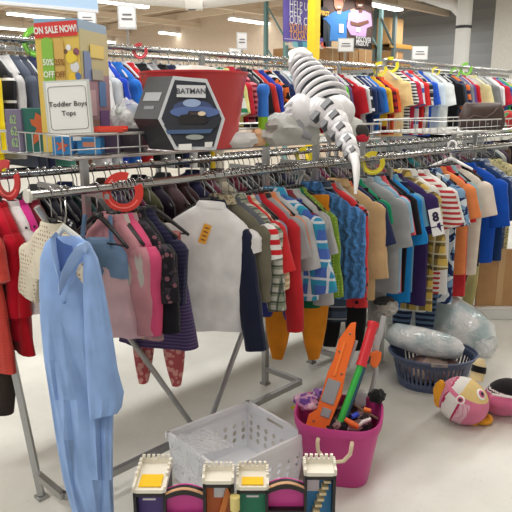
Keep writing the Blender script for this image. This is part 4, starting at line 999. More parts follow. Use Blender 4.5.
# hexagon box
def hexbox():
    dep = 2.42
    fr = [(173, 76), (207, 79), (225, 119), (216, 150), (175, 150), (158, 119)]
    pts = [atD(px, py, dep) for px, py in fr]
    zmin = min(p.z for p in pts)
    for p in pts: p.z = max(p.z, ZS+.0) if p.z > ZS else p.z
    lo = ZS; s_ = [p for p in pts]
    back = FH*.07-RT*.11; back.z = 0
    root = thing('toy_box', 'black hexagonal toy box with silver edge in front of red bucket', 'box', (pts[4]+pts[3])/2)
    bm = BM(); prism(bm, pts, back); part('carton', bm, mat((26, 26, 30), .35), root, False)
    nrm = -FH
    cx = sum((p for p in pts), V())/6
    ins = [cx+(p-cx)*.9+nrm*.003 for p in pts]
    bm = BM(); prism(bm, [p+nrm*.0015 for p in pts], nrm*-.001); part('silver_edge', bm, mat((196, 200, 204), .4), root, False)
    bm = BM(); prism(bm, ins, nrm*-.001); part('front_picture', bm, mat((34, 40, 52), .4), root, False)
    def q(name, pl, c, lay, dd=dep):
        bm = BM(); prism(bm, [atD(px, py, dd)+nrm*(.004+.0015*lay) for px, py in pl], nrm*-.001); part(name, bm, mat(c, .4), root, False)
    q('sky_glow', disc_pts(193, 108, 20, 8), (58, 74, 118), 1); q('sky_glow', disc_pts(195, 112, 25, 6), (80, 104, 156), 2); q('light_burst', disc_pts(192, 103, 9, 4), (150, 170, 204), 3)
    q('ground', [(164, 125), (190, 117), (220, 124), (213, 130), (168, 131)], (34, 40, 50), 3)
    q('ground_glow', [(166, 130), (213, 129), (211, 133), (168, 134)], (62, 90, 128), 4)
    q('vehicle', [(178, 119), (181, 115), (188, 114), (189, 111), (200, 111), (201, 114), (207, 116), (208, 122), (204, 124), (180, 124)], (20, 20, 24), 5)
    q('flame', disc_pts(202, 113.5, 4, 2.2), (226, 206, 176), 6); q('windscreen', [(190, 112), (199, 112), (198, 115), (191, 115)], (60, 50, 50), 6)
    q('road', disc_pts(195, 137, 9, 2.6), (150, 156, 152), 4); q('price_label', [(179, 144), (192, 143.5), (192, 150), (179, 150)], (226, 226, 222), 5); q('price_label', [(205, 142), (213, 141.6), (212, 147), (205, 147)], (216, 216, 214), 5)
    q('title_plate', [(177, 85), (206, 85.5), (206, 98), (177, 97)], (206, 208, 212), 5)
    c = atD(191.5, 91.5, dep)+nrm*.0145
    text('title', 'BATMAN', frame(c, RT), .03, mat((60, 64, 72), .4), root, .0002, sx=.95)
    # left side face marks
    m_ = (pts[0]+pts[5])/2; sd = (back).normalized(); upv = (pts[0]-pts[5]).normalized()
    for k, (f0, f1, wl, wr, c) in enumerate(((.42, .62, .2, .85, (160, 164, 168)), (.22, .3, .3, .7, (120, 124, 130)))):
        a = pts[5]+(pts[0]-pts[5])*f0; b2 = pts[5]+(pts[0]-pts[5])*f1; nn = upv.cross(sd).normalized(); nn = nn if nn.dot(-RT) > 0 else -nn
        bm = BM(); prism(bm, [p+nn*.002 for p in (a+back*wl, a+back*wr, b2+back*wr, b2+back*wl)], nn*-.001); part('side_label', bm, mat(c, .4), root, False)
hexbox()
# blue and green bat
p = atD(263, 145, 2.98); zb_ = ZS; ztop = atD(262, 84, 2.98).z; hh = ztop-zb_
t = thing('toy_bat', 'toy bat standing upright, blue top and lime green handle', 'toy bat', (p.x, p.y, zb_))
bm = BM(); lathe(bm, [(.0, hh), (.02, hh-.003), (.03, hh-.018), (.031, hh-.04), (.026, hh-.055), (.025, hh-.06), (.027, hh*.5), (.027, hh*.47)], n=20); obj('blue_barrel', bm, plastic((40, 120, 220)), t)
bm = BM(); lathe(bm, [(.024, hh*.47), (.0235, hh*.3), (.0235, .02), (.026, .0)], n=20); obj('green_handle', bm, plastic((140, 206, 40)), t)
# grey white cloth bags in the shelf
p = atD(292, 128, 3.05)
o = obj('cloth_bag', lump('b', V((p.x, p.y, ZS+.055)), (.2, .1, .1), None, 8.1, .28, u=40, v=24, flat=.055), fab((196, 198, 192))); tag(o, 'crumpled pale grey cloth bag lying on shelf under the dinosaur', 'bag')
p = atD(345, 128, 3.3)
t = thing('cap', 'light grey cap with dark opening at right end of shelf', 'cap', (p.x, p.y, ZS))
part('crown', lump('b', V((p.x, p.y, ZS+.05)), (.13, .09, .085), None, 2.2, .15, flat=.05), fab((198, 200, 194)), t)
bm = BM(); q = V((p.x, p.y, ZS+.05))+RT*.075-FH*.06; sphere(bm, (0, 0, 0), (.045, .02, .04), frame(q, RT) @ Matrix.Rotation(pi/2, 4, 'X')); part('opening', bm, fab((70, 68, 66)), t)
p = atD(362, 131, 3.25); o = obj('soft_toy', lump('b', V((p.x, p.y, ZS+.02)), (.04, .03, .025), None, 1.2, .3, flat=.02), fab((206, 50, 70))); tag(o, 'small red soft toy at right end of long shelf', 'toy')
p = atD(258, 131, 2.95); o = obj('soft_toy', lump('b', V((p.x, p.y, ZS+.03)), (.06, .04, .05), None, 4.2, .25, flat=.03), fab((224, 180, 140))); tag(o, 'peach soft toy behind the bucket beside toy bat', 'toy')
p = atD(240, 146, 2.85); o = obj('cloth_bag', lump('b', V((p.x, p.y, ZS+.03)), (.1, .05, .04), None, 6.2, .25, flat=.03), fab((222, 222, 220))); tag(o, 'small white folded cloth beside the red bucket base', 'cloth')

# robot dinosaur
def dino():
    WH = plastic((226, 226, 228), .3); DK = plastic((84, 87, 92), .45)
    root = thing('robot_dinosaur', 'white robot dinosaur toy lying on shelf with tail hanging over rail', 'toy robot', atD(320, 130, 3.0))
    # ribbed neck, going up and back
    axis = [(330, 114, 3.04, 22), (324, 100, 3.08, 22), (315, 87, 3.12, 19), (308, 75, 3.16, 15), (301, 64, 3.2, 11.5), (297, 56, 3.22, 9)]
    bm = BM(); tube(bm, [atD(x, y, d) for x, y, d, r in axis], [r*d/FPX*.84 for x, y, d, r in axis], 18); part('neck_core', bm, DK, root)
    P_ = [(atD(x, y, d), r*d/FPX) for x, y, d, r in axis]
    def lerp(t):
        k = min(int(t), len(P_)-2); f_ = t-k; return P_[k][0].lerp(P_[k+1][0], f_), P_[k][1]*(1-f_)+P_[k+1][1]*f_
    for i in range(10):
        t = .5+i*.5
        if t > 4.9: break
        c, r = lerp(t); c2, _ = lerp(min(t+.2, 5)); c1, _ = lerp(max(t-.2, 0)); ax = (c2-c1).normalized()
        u = ax.orthogonal().normalized(); w_ = ax.cross(u); bm = BM()
        n = 26; pts = [c+(u*cos(2*pi*k/n)+w_*sin(2*pi*k/n))*r*1.0-ax*.012*0 for k in range(n)]
        tube(bm, pts, .0075+.045*r, 8, True); part('rib', bm, WH, root)
    # head at the top end
    bm = BM(); tube(bm, [atD(x, y, d) for x, y, d in ((300, 60, 3.2), (296, 55, 3.2), (302, 53, 3.16), (312, 55, 3.12))], [.035, .042, .03, .008], 14); part('head', bm, WH, root)
    bm = BM(); tube(bm, [atD(x, y, d) for x, y, d in ((296, 56, 3.2), (292, 58, 3.16), (290, 63, 3.14))], [.022, .016, .006], 10); part('jaw', bm, WH, root)
    # hips
    bm = lump('h', atD(337, 112, 2.98), (.085, .085, .08), None, 1.5, .06); part('hip_shell', bm, WH, root)
    bm = lump('h', atD(300, 112, 3.0), (.062, .075, .085), None, 2.5, .06); part('thigh', bm, WH, root)
    bm = lump('h', atD(318, 112, 3.0), (.08, .07, .075), None, 3.5, .05); part('belly', bm, WH, root)
    bm = BM(); tube(bm, [atD(x, y, d) for x, y, d in ((296, 122, 2.98), (302, 134, 2.98), (312, 138, 2.98))], [.035, .024, .014], 12); part('foot', bm, plastic((150, 152, 156), .4), root)
    bm = BM()
    for y in (104, 110, 116): tube(bm, [atD(294, y-2, 2.97), atD(288, y, 2.95), atD(284, y+3, 2.93)], [.012, .009, .003], 8)
    part('claw', bm, WH, root)
    # tail
    tl = [(327, 110, 2.92, 17), (334, 120, 2.86, 14), (340, 130, 2.78, 12), (346, 140, 2.7, 10), (351, 150, 2.64, 8.5), (355, 159, 2.6, 6.5)]
    bm = BM(); tube(bm, [atD(x, y, d) for x, y, d, r in tl], [r*d/FPX*.8 for x, y, d, r in tl], 16); part('tail_core', bm, plastic((176, 178, 182), .4), root)
    for (x, y, d, r), (x2, y2, d2, r2) in zip(tl[:-1], tl[1:]):
        a, b_ = atD(x, y, d), atD(x2, y2, d2); bm = BM()
        tube(bm, [a.lerp(b_, .08), a.lerp(b_, .2), a.lerp(b_, .8), a.lerp(b_, .9)], [r*d/FPX*.8, r*d/FPX*.95, r2*d2/FPX*.95, r2*d2/FPX*.8], 16); sg = part('tail_segment', bm, WH, root)
        mdl = a.lerp(b_, .5); ax0 = (b_-a).normalized(); tc = (EYE-mdl).normalized(); tc = (tc-ax0*tc.dot(ax0)).normalized(); rad = (r*d+r2*d2)/2/FPX*.95; ax = (b_-a).normalized(); sd = ax.cross(tc).normalized()
        bm = BM(); L = (b_-a).length
        for off in (-.75, .25):
            c = mdl+tc*rad*(1.06 if off > 0 else .86)+sd*rad*(off-.05)*(-1)
            prism(bm, [c+ax*L*p1+sd*rad*p2 for p1, p2 in ((-.3, -.34), (.12, -.42), (.3, .34), (-.12, .42))], tc*-.03)
        adopt(obj('dark_window', bm, plastic((74, 76, 80), .4), smooth=False), root)
    bm = BM(); tube(bm, [atD(x, y, d) for x, y, d in ((354, 156, 2.6), (356, 165, 2.56), (356.5, 178, 2.54), (355.5, 194, 2.53))], [.02, .017, .013, .005], 12); part('tail_tip', bm, plastic((236, 236, 236), .35), root)
dino()

# brown handbag on right shelf
p = atZ(481, 129, SZ+.006); p = atD(481, 129, 4.95)
t = thing('handbag', 'dark brown leather handbag on the wire shelf', 'handbag', (p.x, p.y, ZS))
bm = BM(); rings = []; Mb = frame((p.x, p.y, ZS), RT)
for (z, w_, d) in ((0, .165, .06), (.015, .178, .07), (.07, .18, .075), (.14, .168, .06), (.19, .15, .04), (.205, .14, .015)):
    rings.append([Mb @ V((w_*math.copysign(abs(cos(a))**.6, cos(a)), z+.006*noise.noise(V((a, z*9, 1))), d*math.copysign(abs(sin(a))**.7, sin(a))+.006*noise.noise(V((a*2, z*14, 4))))) for a in [2*pi*i/30 for i in range(30)]])
loft(bm, rings); part('body', bm, mat((66, 50, 46), .4, var=.2), t)
bm = BM(); tube(bm, [Mb @ V((x, y, .078)) for x, y in ((-.15, .07), (-.09, .11), (.0, .09), (.06, .13), (.09, .17))], .006, 6); part('strap', bm, mat((90, 72, 66), .4), t)
bm = BM(); sphere(bm, Mb @ V((.02, .045, .08)), .008); part('clasp', bm, CHROME, t)
p = atD(508, 126, 5.3)
o = obj('soft_toy', lump('b', V((p.x, p.y, ZS+.06)), (.1, .06, .08), None, 4.9, .25, flat=.06), fab((96, 160, 110), 'blotch', (226, 226, 222), (200, 60, 60), f=14)); tag(o, 'green and white soft toy right of the brown handbag', 'toy')

# ------------------------------------------------------------------ floor things
# white crate
def perforated(bm, M, w_, h_, nu, nv, r, sq=1.0, skip=lambda i, j: False, top=.18, mapf=None):
    cw = w_/nu; y0 = .04; ch = (h_*(1-top)-y0)/nv
    f = mapf or (lambda x, y: V((x, y, 0)))
    def add(pts): bm.faces.new([bm.verts.new(M @ f(x, y)) for x, y in pts])
    add([(-w_/2, 0), (w_/2, 0), (w_/2, y0), (-w_/2, y0)])
    for i in range(nu):
        for j in range(nv):
            x0 = -w_/2+cw*i; yb = y0+ch*j; cx, cy = x0+cw/2, yb+ch/2
            if skip(i, j): add([(x0, yb), (x0+cw, yb), (x0+cw, yb+ch), (x0, yb+ch)]); continue
            n = 16; C = [(cx+r*cos(2*pi*k/n), cy+r*sin(2*pi*k/n)) for k in range(n)]
            S = []
            for k in range(n):
                c, s = cos(2*pi*k/n), sin(2*pi*k/n); g = max(abs(c)/(cw/2), abs(s)/(ch/2)); S.append((cx+c/g, cy+s/g))
            # square corners fall at k where needed: add corner fan
            for k in range(n):
                k2 = (k+1) % n; q = [S[k], S[k2], C[k2], C[k]]
                a0, a1 = S[k], S[k2]
                if abs(a0[0]-a1[0]) > 1e-6 and abs(a0[1]-a1[1]) > 1e-6:
                    cr = (x0 if (a0[0]+a1[0])/2 < cx else x0+cw, yb if (a0[1]+a1[1])/2 < cy else yb+ch)
                    q = [S[k], cr, S[k2], C[k2], C[k]]
                add(q)
    return y0+ch*nv
def crate():
    zr = .225
    L_, Bk, Rr = atZ(172, 431, zr), atZ(252, 400, zr), atZ(302, 436, zr)
    c = (L_+Rr)/2; ux = (Bk-L_); uy = (Rr-Bk)
    ln = ux.length; ux.normalize(); uy = (uy-ux*uy.dot(ux)); wd = uy.length; uy.normalize()
    c.z = 0
    root = thing('laundry_crate', 'white perforated plastic crate standing empty on the floor', 'crate', c)
    m_ = plastic((240, 242, 246), .4)
    tp = .9
    for (ctr, u, w_, nu) in ((-uy*wd/2, ux, ln, 8), (uy*wd/2, ux, ln, 8), (-ux*ln/2, uy, wd, 7), (ux*ln/2, uy, wd, 7)):
        out = ctr.normalized(); k = ctr.length
        bm = BM()
        def mp(x, y, out=out, u=u, k=k): 
            s = tp+(1-tp)*y/zr; return c+out*k*s+u*x*s+V((0, 0, y+.004))
        is_end = abs(u.dot(uy)) > .9
        yt = perforated(bm, Matrix.Identity(4), w_, zr, nu, 4, .0125, mapf=mp, top=.2, skip=lambda i, j: (is_end and j == 3 and 1 <= i <= 5) or (not is_end and j == 3))
        def add(p): bm.faces.new([bm.verts.new(mp(x, y)) for x, y in p])
        if is_end:
            h0, h1 = yt+.004, zr-.014
            add([(-w_/2, yt), (-.055, yt), (-.055, zr), (-w_/2, zr)]); add([(.055, yt), (w_/2, yt), (w_/2, zr), (.055, zr)])
            add([(-.055, yt), (.055, yt), (.055, h0), (-.055, h0)]); add([(-.055, h1), (.055, h1), (.055, zr), (-.055, zr)])
        else: add([(-w_/2, yt), (w_/2, yt), (w_/2, zr), (-w_/2, zr)])
        bmesh.ops.remove_doubles(bm, verts=bm.verts, dist=1e-5)
        o = part('wall_panel', bm, m_, root, False)
        sm = o.modifiers.new('thick', 'SOLIDIFY'); sm.thickness = .004; sm.offset = 0
    bm = BM(); R_ = [c+ux*sx_*ln/2+uy*sy_*wd/2+V((0, 0, zr)) for sx_, sy_ in ((-1, -1), (1, -1), (1, 1), (-1, 1))]
    for a, b_ in zip(R_, R_[1:]+R_[:1]):
        d = (b_-a).normalized(); q = d.cross(UPZ); M = frame((a+b_)/2, d); box(bm, (0, -.006, .004), ((b_-a).length+.02, .024, .012), M)
    part('rim', bm, m_, root, False)
    bm = BM(); prism(bm, [c+ux*sx_*ln/2*tp+uy*sy_*wd/2*tp+V((0, 0, .003)) for sx_, sy_ in ((-1, -1), (1, -1), (1, 1), (-1, 1))], (0, 0, .004)); part('base', bm, m_, root, False)
    # clear film over its near corner
    q = c-ux*ln*.46-uy*wd*.25
    bm = BM(); rings = []
    n0, n1 = 14, 10; grid = []
    for i in range(n0):
        row = []
        for j in range(n1):
            s, t_ = i/(n0-1), j/(n1-1)
            p = c-ux*(ln*.5+.03-.2*s)+uy*(wd*(-.46+.62*(1-t_)))
            z = zr+.016-.03*s**2+.012*noise.noise(V((s*5, t_*5, 1)))
            if s < .12: z -= .1*(1-s/.12)
            if t_ > .82: z -= .16*(t_-.82)/.18; p -= uy*0.012
            row.append(bm.verts.new(V((p.x, p.y, z))))
        grid.append(row)
    for i in range(n0-1):
        for j in range(n1-1): bm.faces.new((grid[i][j], grid[i+1][j], grid[i+1][j+1], grid[i][j+1]))
    o = obj('plastic_film', bm, clear_film()); tag(o, 'clear plastic sheet draped over a corner of the white crate', 'plastic sheet')
crate()

# pink tub
def tub():
    rim = [atZ(x, y, .27) for x, y in ((294, 408), (385, 408), (320, 387), (345, 435))]
    c = V(((rim[0].x+rim[1].x)/2, (rim[0].y+rim[1].y)/2-.0, 0)); c = (atZ(339, 411, .295)); c.z = 0
    root = thing('toy_tub', 'bright pink plastic tub with rope handles full of toys', 'tub', c, math.atan2(RT.y, RT.x)-.22)
    pk = plastic((198, 64, 138), .42); n = 48
    def sup(r, z, fz=0):
        o_ = []
        for k in range(n):
            a = 2*pi*k/n; ca, sa = cos(a), sin(a)
            x = math.copysign(abs(ca)**.55, ca); y = math.copysign(abs(sa)**.55, sa)
            o_.append(V((r*x, r*.88*y, z+fz*(abs(x)**4))))
        return o_
    bm = BM(); loft(bm, [sup(.135, 0), sup(.14, .006), sup(.176, .235), sup(.18, .253, .015), sup(.188, .255, .015), sup(.192, .287, .018), sup(.188, .295, .018), sup(.182, .291, .018), sup(.17, .235), sup(.132, .012)]); obj('tub', bm, pk, root)
    for s in (-1, 1):
        bm = BM(); tube(bm, [(x, s*(-.176-d), z+.02) for x, d, z in ((-.07, -.01, .225), (-.07, .015, .222), (-.066, .022, .19), (-.04, .022, .155), (0, .02, .142), (.04, .022, .155), (.066, .022, .19), (.07, .015, .222), (.07, -.01, .225))], .0085, 8)
        obj('rope_handle', bm, mat((226, 206, 176), .9, var=.15), root)
    return root, c
tr, tc_ = tub()
def T_(px, py, dz, up=0): return atD(px, py, dz)
dT = (tc_+V((0, 0, .28))-EYE).dot(FW)
# toy fill inside
def inside(px, py, d=0): return atD(px, py, dT+d)
# orange blaster
def blaster():
    OR = plastic((240, 108, 28), .4); GR = plastic((150, 152, 156), .4)
    a, b_ = atD(318, 430, dT-.0), atD(354, 322, dT+.1)
    ax = (b_-a).normalized(); tcv = (EYE-(a+b_)/2).normalized(); sd = ax.cross(tcv).normalized(); nn = sd.cross(ax).normalized()
    nn = nn if nn.dot(tcv) > 0 else -nn
    sd = nn.cross(ax)*1
    M = Matrix((ax, sd, nn)).transposed().to_4x4(); M.translation = a
    if (M.to_3x3() @ V((0, 1, 0))).dot(RT) < 0: sgn = 1
    else: sgn = -1
    L = (b_-a).length
    root = thing('toy_blaster', 'large orange toy blaster with grey panel standing in pink tub', 'toy blaster', a)
    S = lambda y: y*sgn
    def pr(name, pts, z0, th, m): 
        bm = BM(); prism(bm, [M @ V((x*L, S(y), z0)) for x, y in pts], M.to_3x3() @ V((0, 0, -th))); bevel(bm, .003, 1); part(name, bm, m, root, False)
    pr('shell', [(-.1, -.035), (-.08, .055), (.1, .06), (.16, .03), (.3, .035), (.5, .04), (.62, .03), (.8, .04), (.98, .012), (1, -.01), (.92, -.018), (.85, -.03), (.55, -.035), (.35, -.05), (.1, -.04)], .02, .05, OR)
    pr('grey_panel', [(.24, -.03), (.24, .03), (.45, .03), (.45, -.03)], .025, .01, GR)
    pr('grey_panel', [(.12, -.03), (.12, .012), (.2, .012), (.2, -.03)], .025, .01, GR)
    pr('sight_rail', [(.6, -.045), (.6, -.03), (.85, -.03), (.85, -.045)], .01, .03, GR)
    pr('raised_rib', [(.48, .0), (.48, .014), (.8, .016), (.8, .004)], .026, .008, plastic((250, 130, 50), .4))
    bm = BM()
    for x, y in ((.52, -.02), (.7, .02), (.06, .03), (.2, .04), (.88, 0)): sphere(bm, M @ V((x*L, S(y), .021)), .005, u=10, v=6)
    part('screw', bm, plastic((120, 110, 100), .4), root)
blaster()
# sword: green blade red grip
t = thing('toy_sword', 'toy sword with green blade and red grip standing in pink tub', 'toy sword', atD(338, 430, dT-.03))
a, m1, b_ = atD(337, 432, dT-.03), atD(361, 366, dT+.02), atD(374, 322, dT+.06)
bm = BM(); tube(bm, [a, m1], .0165, 14); part('blade', bm, plastic((44, 178, 66), .35), t)
bm = BM(); tube(bm, [a+RT*.012, m1+RT*.012], .0135, 12); part('blade_edge', bm, plastic((26, 76, 96), .35), t)
bm = BM(); N = 14; tube(bm, [m1.lerp(b_, i/N) for i in range(N+1)], [.0215+(.0018 if i % 2 else 0)+(.004 if i in (0, N-1, N) else 0) for i in range(N+1)], 14); part('grip', bm, plastic((214, 40, 52), .4), t)
# orange handgun-like blaster behind
t = thing('toy_blaster', 'small orange and black toy blaster tip behind the sword', 'toy blaster', atD(372, 366, dT+.12))
bm = BM(); prism(bm, [atD(x, y, dT+.1) for x, y in ((362, 357), (378, 351), (382, 353), (381, 360), (377, 368), (372, 367), (370, 362), (363, 364))], FW*.03); bevel(bm, .002, 1); part('nozzle', bm, plastic((242, 112, 30), .4), t, False)
bm = BM(); prism(bm, [atD(x, y, dT+.095) for x, y in ((361, 359), (371, 356), (370, 363), (361, 367))], FW*.04); part('barrel', bm, plastic((40, 36, 34), .4), t, False)
bm = BM(); tube(bm, [atD(x, y, dT+.13) for x, y in ((362, 366), (352, 390), (344, 412))], .014, 8); part('stock', bm, plastic((60, 58, 58), .4), t)
# silver tube frame toy
t = thing('bent_tube_toy', 'bent silver grey plastic tube toy beside the sword grip', 'toy', atD(378, 390, dT+.14))
bm = BM(); tube(bm, [atD(x, y, dT+.14) for x, y in ((384, 316), (381, 330), (376, 345), (374, 360), (376, 372), (373, 385), (368, 400))], [.012, .014, .017, .016, .013, .011, .01], 10); part('tube', bm, plastic((178, 182, 184), .35), t)
bm = BM(); tube(bm, [atD(x, y, dT+.14) for x, y in ((376, 371), (367, 374), (361, 376))], .006, 8); part('bar', bm, plastic((178, 182, 184), .35), t)
# assorted bits in the tub
def bit(name, label, pts, r, c, cat='toy', m_=None):
    bm = BM(); tube(bm, [inside(x, y, d) for x, y, d in pts], r, 10); o = obj(name, bm, m_ or plastic(c)); tag(o, label, cat); return o
o = obj('toy_pistol', lump('b', inside(322, 415, .06), (.04, .04, .03), None, 3.1, .2), plastic((222, 92, 30))); tag(o, 'dark orange toy lump beside the large blaster grip', 'toy')
o = obj('toy_packet', lump('b', inside(306, 402, .06), (.045, .06, .035), None, 6.1, .25), fab((206, 150, 190), 'blotch', (120, 80, 160), (232, 190, 210), f=30)); tag(o, 'purple and pink patterned packet at left inside pink tub', 'packet')
o = obj('toy_packet', lump('b', inside(318, 395, .1), (.035, .03, .03), None, 7.4, .25), fab((150, 110, 180), 'blotch', (220, 200, 230), (90, 60, 140), f=36)); tag(o, 'violet packet against the back rim of pink tub', 'packet')
o = obj('plush_scrap', lump('b', inside(377, 396, .02), (.042, .035, .028), None, 9.4, .28), fab((26, 26, 28))); tag(o, 'black fuzzy toy lying on right rim of pink tub', 'toy')
o = obj('toy_block', bevel((lambda b: (box(b, (0, 0, 0), (.05, .07, .04), frame(inside(360, 398, .06), RT)), b)[1])(BM()), .006), plastic((186, 188, 190))); tag(o, 'light grey toy block between sword and black fuzzy toy', 'toy')
bit('toy_stick', 'thin brown stick lying across the tub toys', ((352, 403, .02), (364, 411, .0), (378, 419, -.02)), .006, (110, 84, 66))
bit('toy_figure', 'orange toy piece right of the green blade', ((345, 419, -.04), (352, 424, -.05), (358, 427, -.05)), [.01, .014, .012], (236, 110, 50))
bit('toy_dart', 'blue toy piece below the brown stick', ((352, 417, -.03), (358, 414, -.02)), [.01, .012], (40, 66, 190))
bit('toy_dart', 'white curved toy piece near the right tub rim', ((357, 428, -.04), (363, 422, -.04), (371, 419, -.04)), [.006, .01, .008], (226, 222, 218))
bit('toy_dart', 'orange peg under the black fuzzy toy', ((364, 409, .0), (371, 411, -.01)), [.011, .009], (240, 116, 40))
o = obj('toy_packet', lump('b', inside(348, 420, .05), (.12, .1, .05), None, 2.9, .25), fab((70, 56, 60), 'blotch', (160, 130, 130), (40, 36, 44), f=28)); tag(o, 'dark heap of mixed fabric filling the pink tub bottom', 'cloth')
# yellow scrap on floor
p = atZ(294, 408, .0); bm = BM(); box(bm, (p.x, p.y, .004), (.03, .02, .006)); bevel(bm, .001, 1); o = obj('paper_scrap', bm, mat((240, 220, 30), .7)); tag(o, 'tiny yellow scrap on the floor left of pink tub', 'scrap')

# blue grey laundry basket
def basket():
    c = atZ(432, 366, .11); c.z = 0
    root = thing('laundry_basket', 'blue grey oval laundry basket with slotted sides on the floor', 'laundry basket', c, math.atan2(RT.y, RT.x)-.1)
    m_ = plastic((74, 86, 114), .42); n = 96; rows = [(0, .185, .14), (.02, .192, .147), (.05, .197, .152), (.155, .222, .174), (.175, .226, .178), (.19, .232, .184), (.196, .25, .2), (.204, .252, .202)]
    bm = BM(); R_ = []
    for z, a_, b_ in rows: R_.append([bm.verts.new((a_*cos(2*pi*k/n), b_*sin(2*pi*k/n), z)) for k in range(n)])
    for i in range(len(R_)-1):
        for k in range(n):
            if i == 2 and k % 2 == 0 and (k // 12) % 2 == 0 or (i == 2 and k % 2 == 0 and 60 <= k < 84): continue
            bm.faces.new((R_[i][k], R_[i][(k+1) % n], R_[i+1][(k+1) % n], R_[i+1][k]))
    bm.faces.new(R_[0][::-1])
    o = obj('tub', bm, m_, root); s = o.modifiers.new('thick', 'SOLIDIFY'); s.thickness = .005; s.offset = 0
    bm = BM(); tube(bm, [(.25*cos(2*pi*k/60), .2*sin(2*pi*k/60), .201) for k in range(60)], .0075, 8, True); obj('rim', bm, m_, root)
    bm = BM(); box(bm, (0, -.2, .2), (.09, .012, .02)); bevel(bm, .003); obj('handle_grip', bm, plastic((150, 146, 140), .5), root)
    q = lump('x', (0, 0, .09), (.17, .13, .07), None, 3.8, .2); o = obj('folded_cloth', q, fab((150, 120, 116), 'blotch', (110, 110, 120), (180, 160, 150), f=14)); o.matrix_world = Matrix.Translation(c) @ Matrix.Rotation(root.rotation_euler.z, 4, 'Z'); tag(o, 'mixed brownish cloth inside the blue grey basket', 'cloth')
    return c
bc = basket()
# plastic-wrapped roll
dB = (bc+V((0, 0, .3))-EYE).dot(FW)
ends = [atD(388, 296, dB+1.15), atD(404, 302, dB+1.1), atD(438, 316, dB+.92), atD(468, 331, dB+.72), atD(482, 339, dB+.62), atD(490, 345, dB+.55)]
bm = BM(); rings = []
tmp = BM(); tube(tmp, ends, [.13, .19, .195, .165, .13, .065], 36); 
for v in tmp.verts: v.co += V((0, 0, 1))*.006*noise.noise(v.co*14)+RT*.005*noise.noise(v.co*18+V((5, 0, 0)))
t = thing('foam_roll', 'thick roll of pale blue foam wrapped in clear plastic behind basket', 'foam roll', bc+V((0, 0, .2)))
def wrap_mat():
    m, n, l, b = newmat('wrapped_foam')
    tcx = n.new('ShaderNodeTexCoord'); z = n.new('ShaderNodeTexNoise'); z.inputs['Scale'].default_value = 5; l.new(tcx.outputs['Object'], z.inputs['Vector'])
    r = n.new('ShaderNodeValToRGB'); r.color_ramp.elements[0].position = .42; r.color_ramp.elements[1].position = .58
    r.color_ramp.elements[0].color = lin((168, 188, 192)); r.color_ramp.elements[1].color = lin((222, 226, 227)); l.new(z.outputs['Fac'], r.inputs[0]); l.new(r.outputs[0], b.inputs['Base Color'])
    z2 = n.new('ShaderNodeTexNoise'); z2.inputs['Scale'].default_value = 26; z2.inputs['Distortion'].default_value = 1.5; l.new(tcx.outputs['Object'], z2.inputs['Vector'])
    bp = n.new('ShaderNodeBump'); bp.inputs['Strength'].default_value = .45; bp.inputs['Distance'].default_value = .02; l.new(z2.outputs['Fac'], bp.inputs['Height']); l.new(bp.outputs[0], b.inputs['Normal'])
    b.inputs['Roughness'].default_value = .16; b.inputs['Coat Weight'].default_value = .4; return m
part('roll', tmp, wrap_mat(), t)
part('loose_end', lump('e', atD(485, 348, dB+.45), (.065, .06, .055), None, 5.1, .25), clear_film(), t)
tmp = BM(); tube(tmp, [atD(x, y, d) for x, y, d in ((386, 331, dB+.13), (394, 334, dB+.12), (420, 341, dB+.07), (446, 347, dB+.03), (458, 350, dB+.01), (463, 352, dB))], [.04, .07, .082, .078, .06, .03], 30)
for v in tmp.verts: v.co += V((0, 0, 1))*.008*noise.noise(v.co*16)
o = obj('foam_bundle', tmp, wrap_mat()); tag(o, 'pale blue green plastic wrapped bundle lying across the basket', 'bundle')
# grey cloth with black trim on top
t = thing('folded_cloth', 'grey and black crumpled cloth lying left of foam roll', 'cloth', atD(386, 312, dB+.12))
part('cloth', lump('c', atD(386, 308, dB+.1), (.09, .07, .05), None, 8.8, .35), fab((176, 174, 168)), t)
part('trim', lump('c', atD(384, 301, dB+.1), (.075, .05, .022), None, 1.8, .15), fab((60, 60, 60)), t)

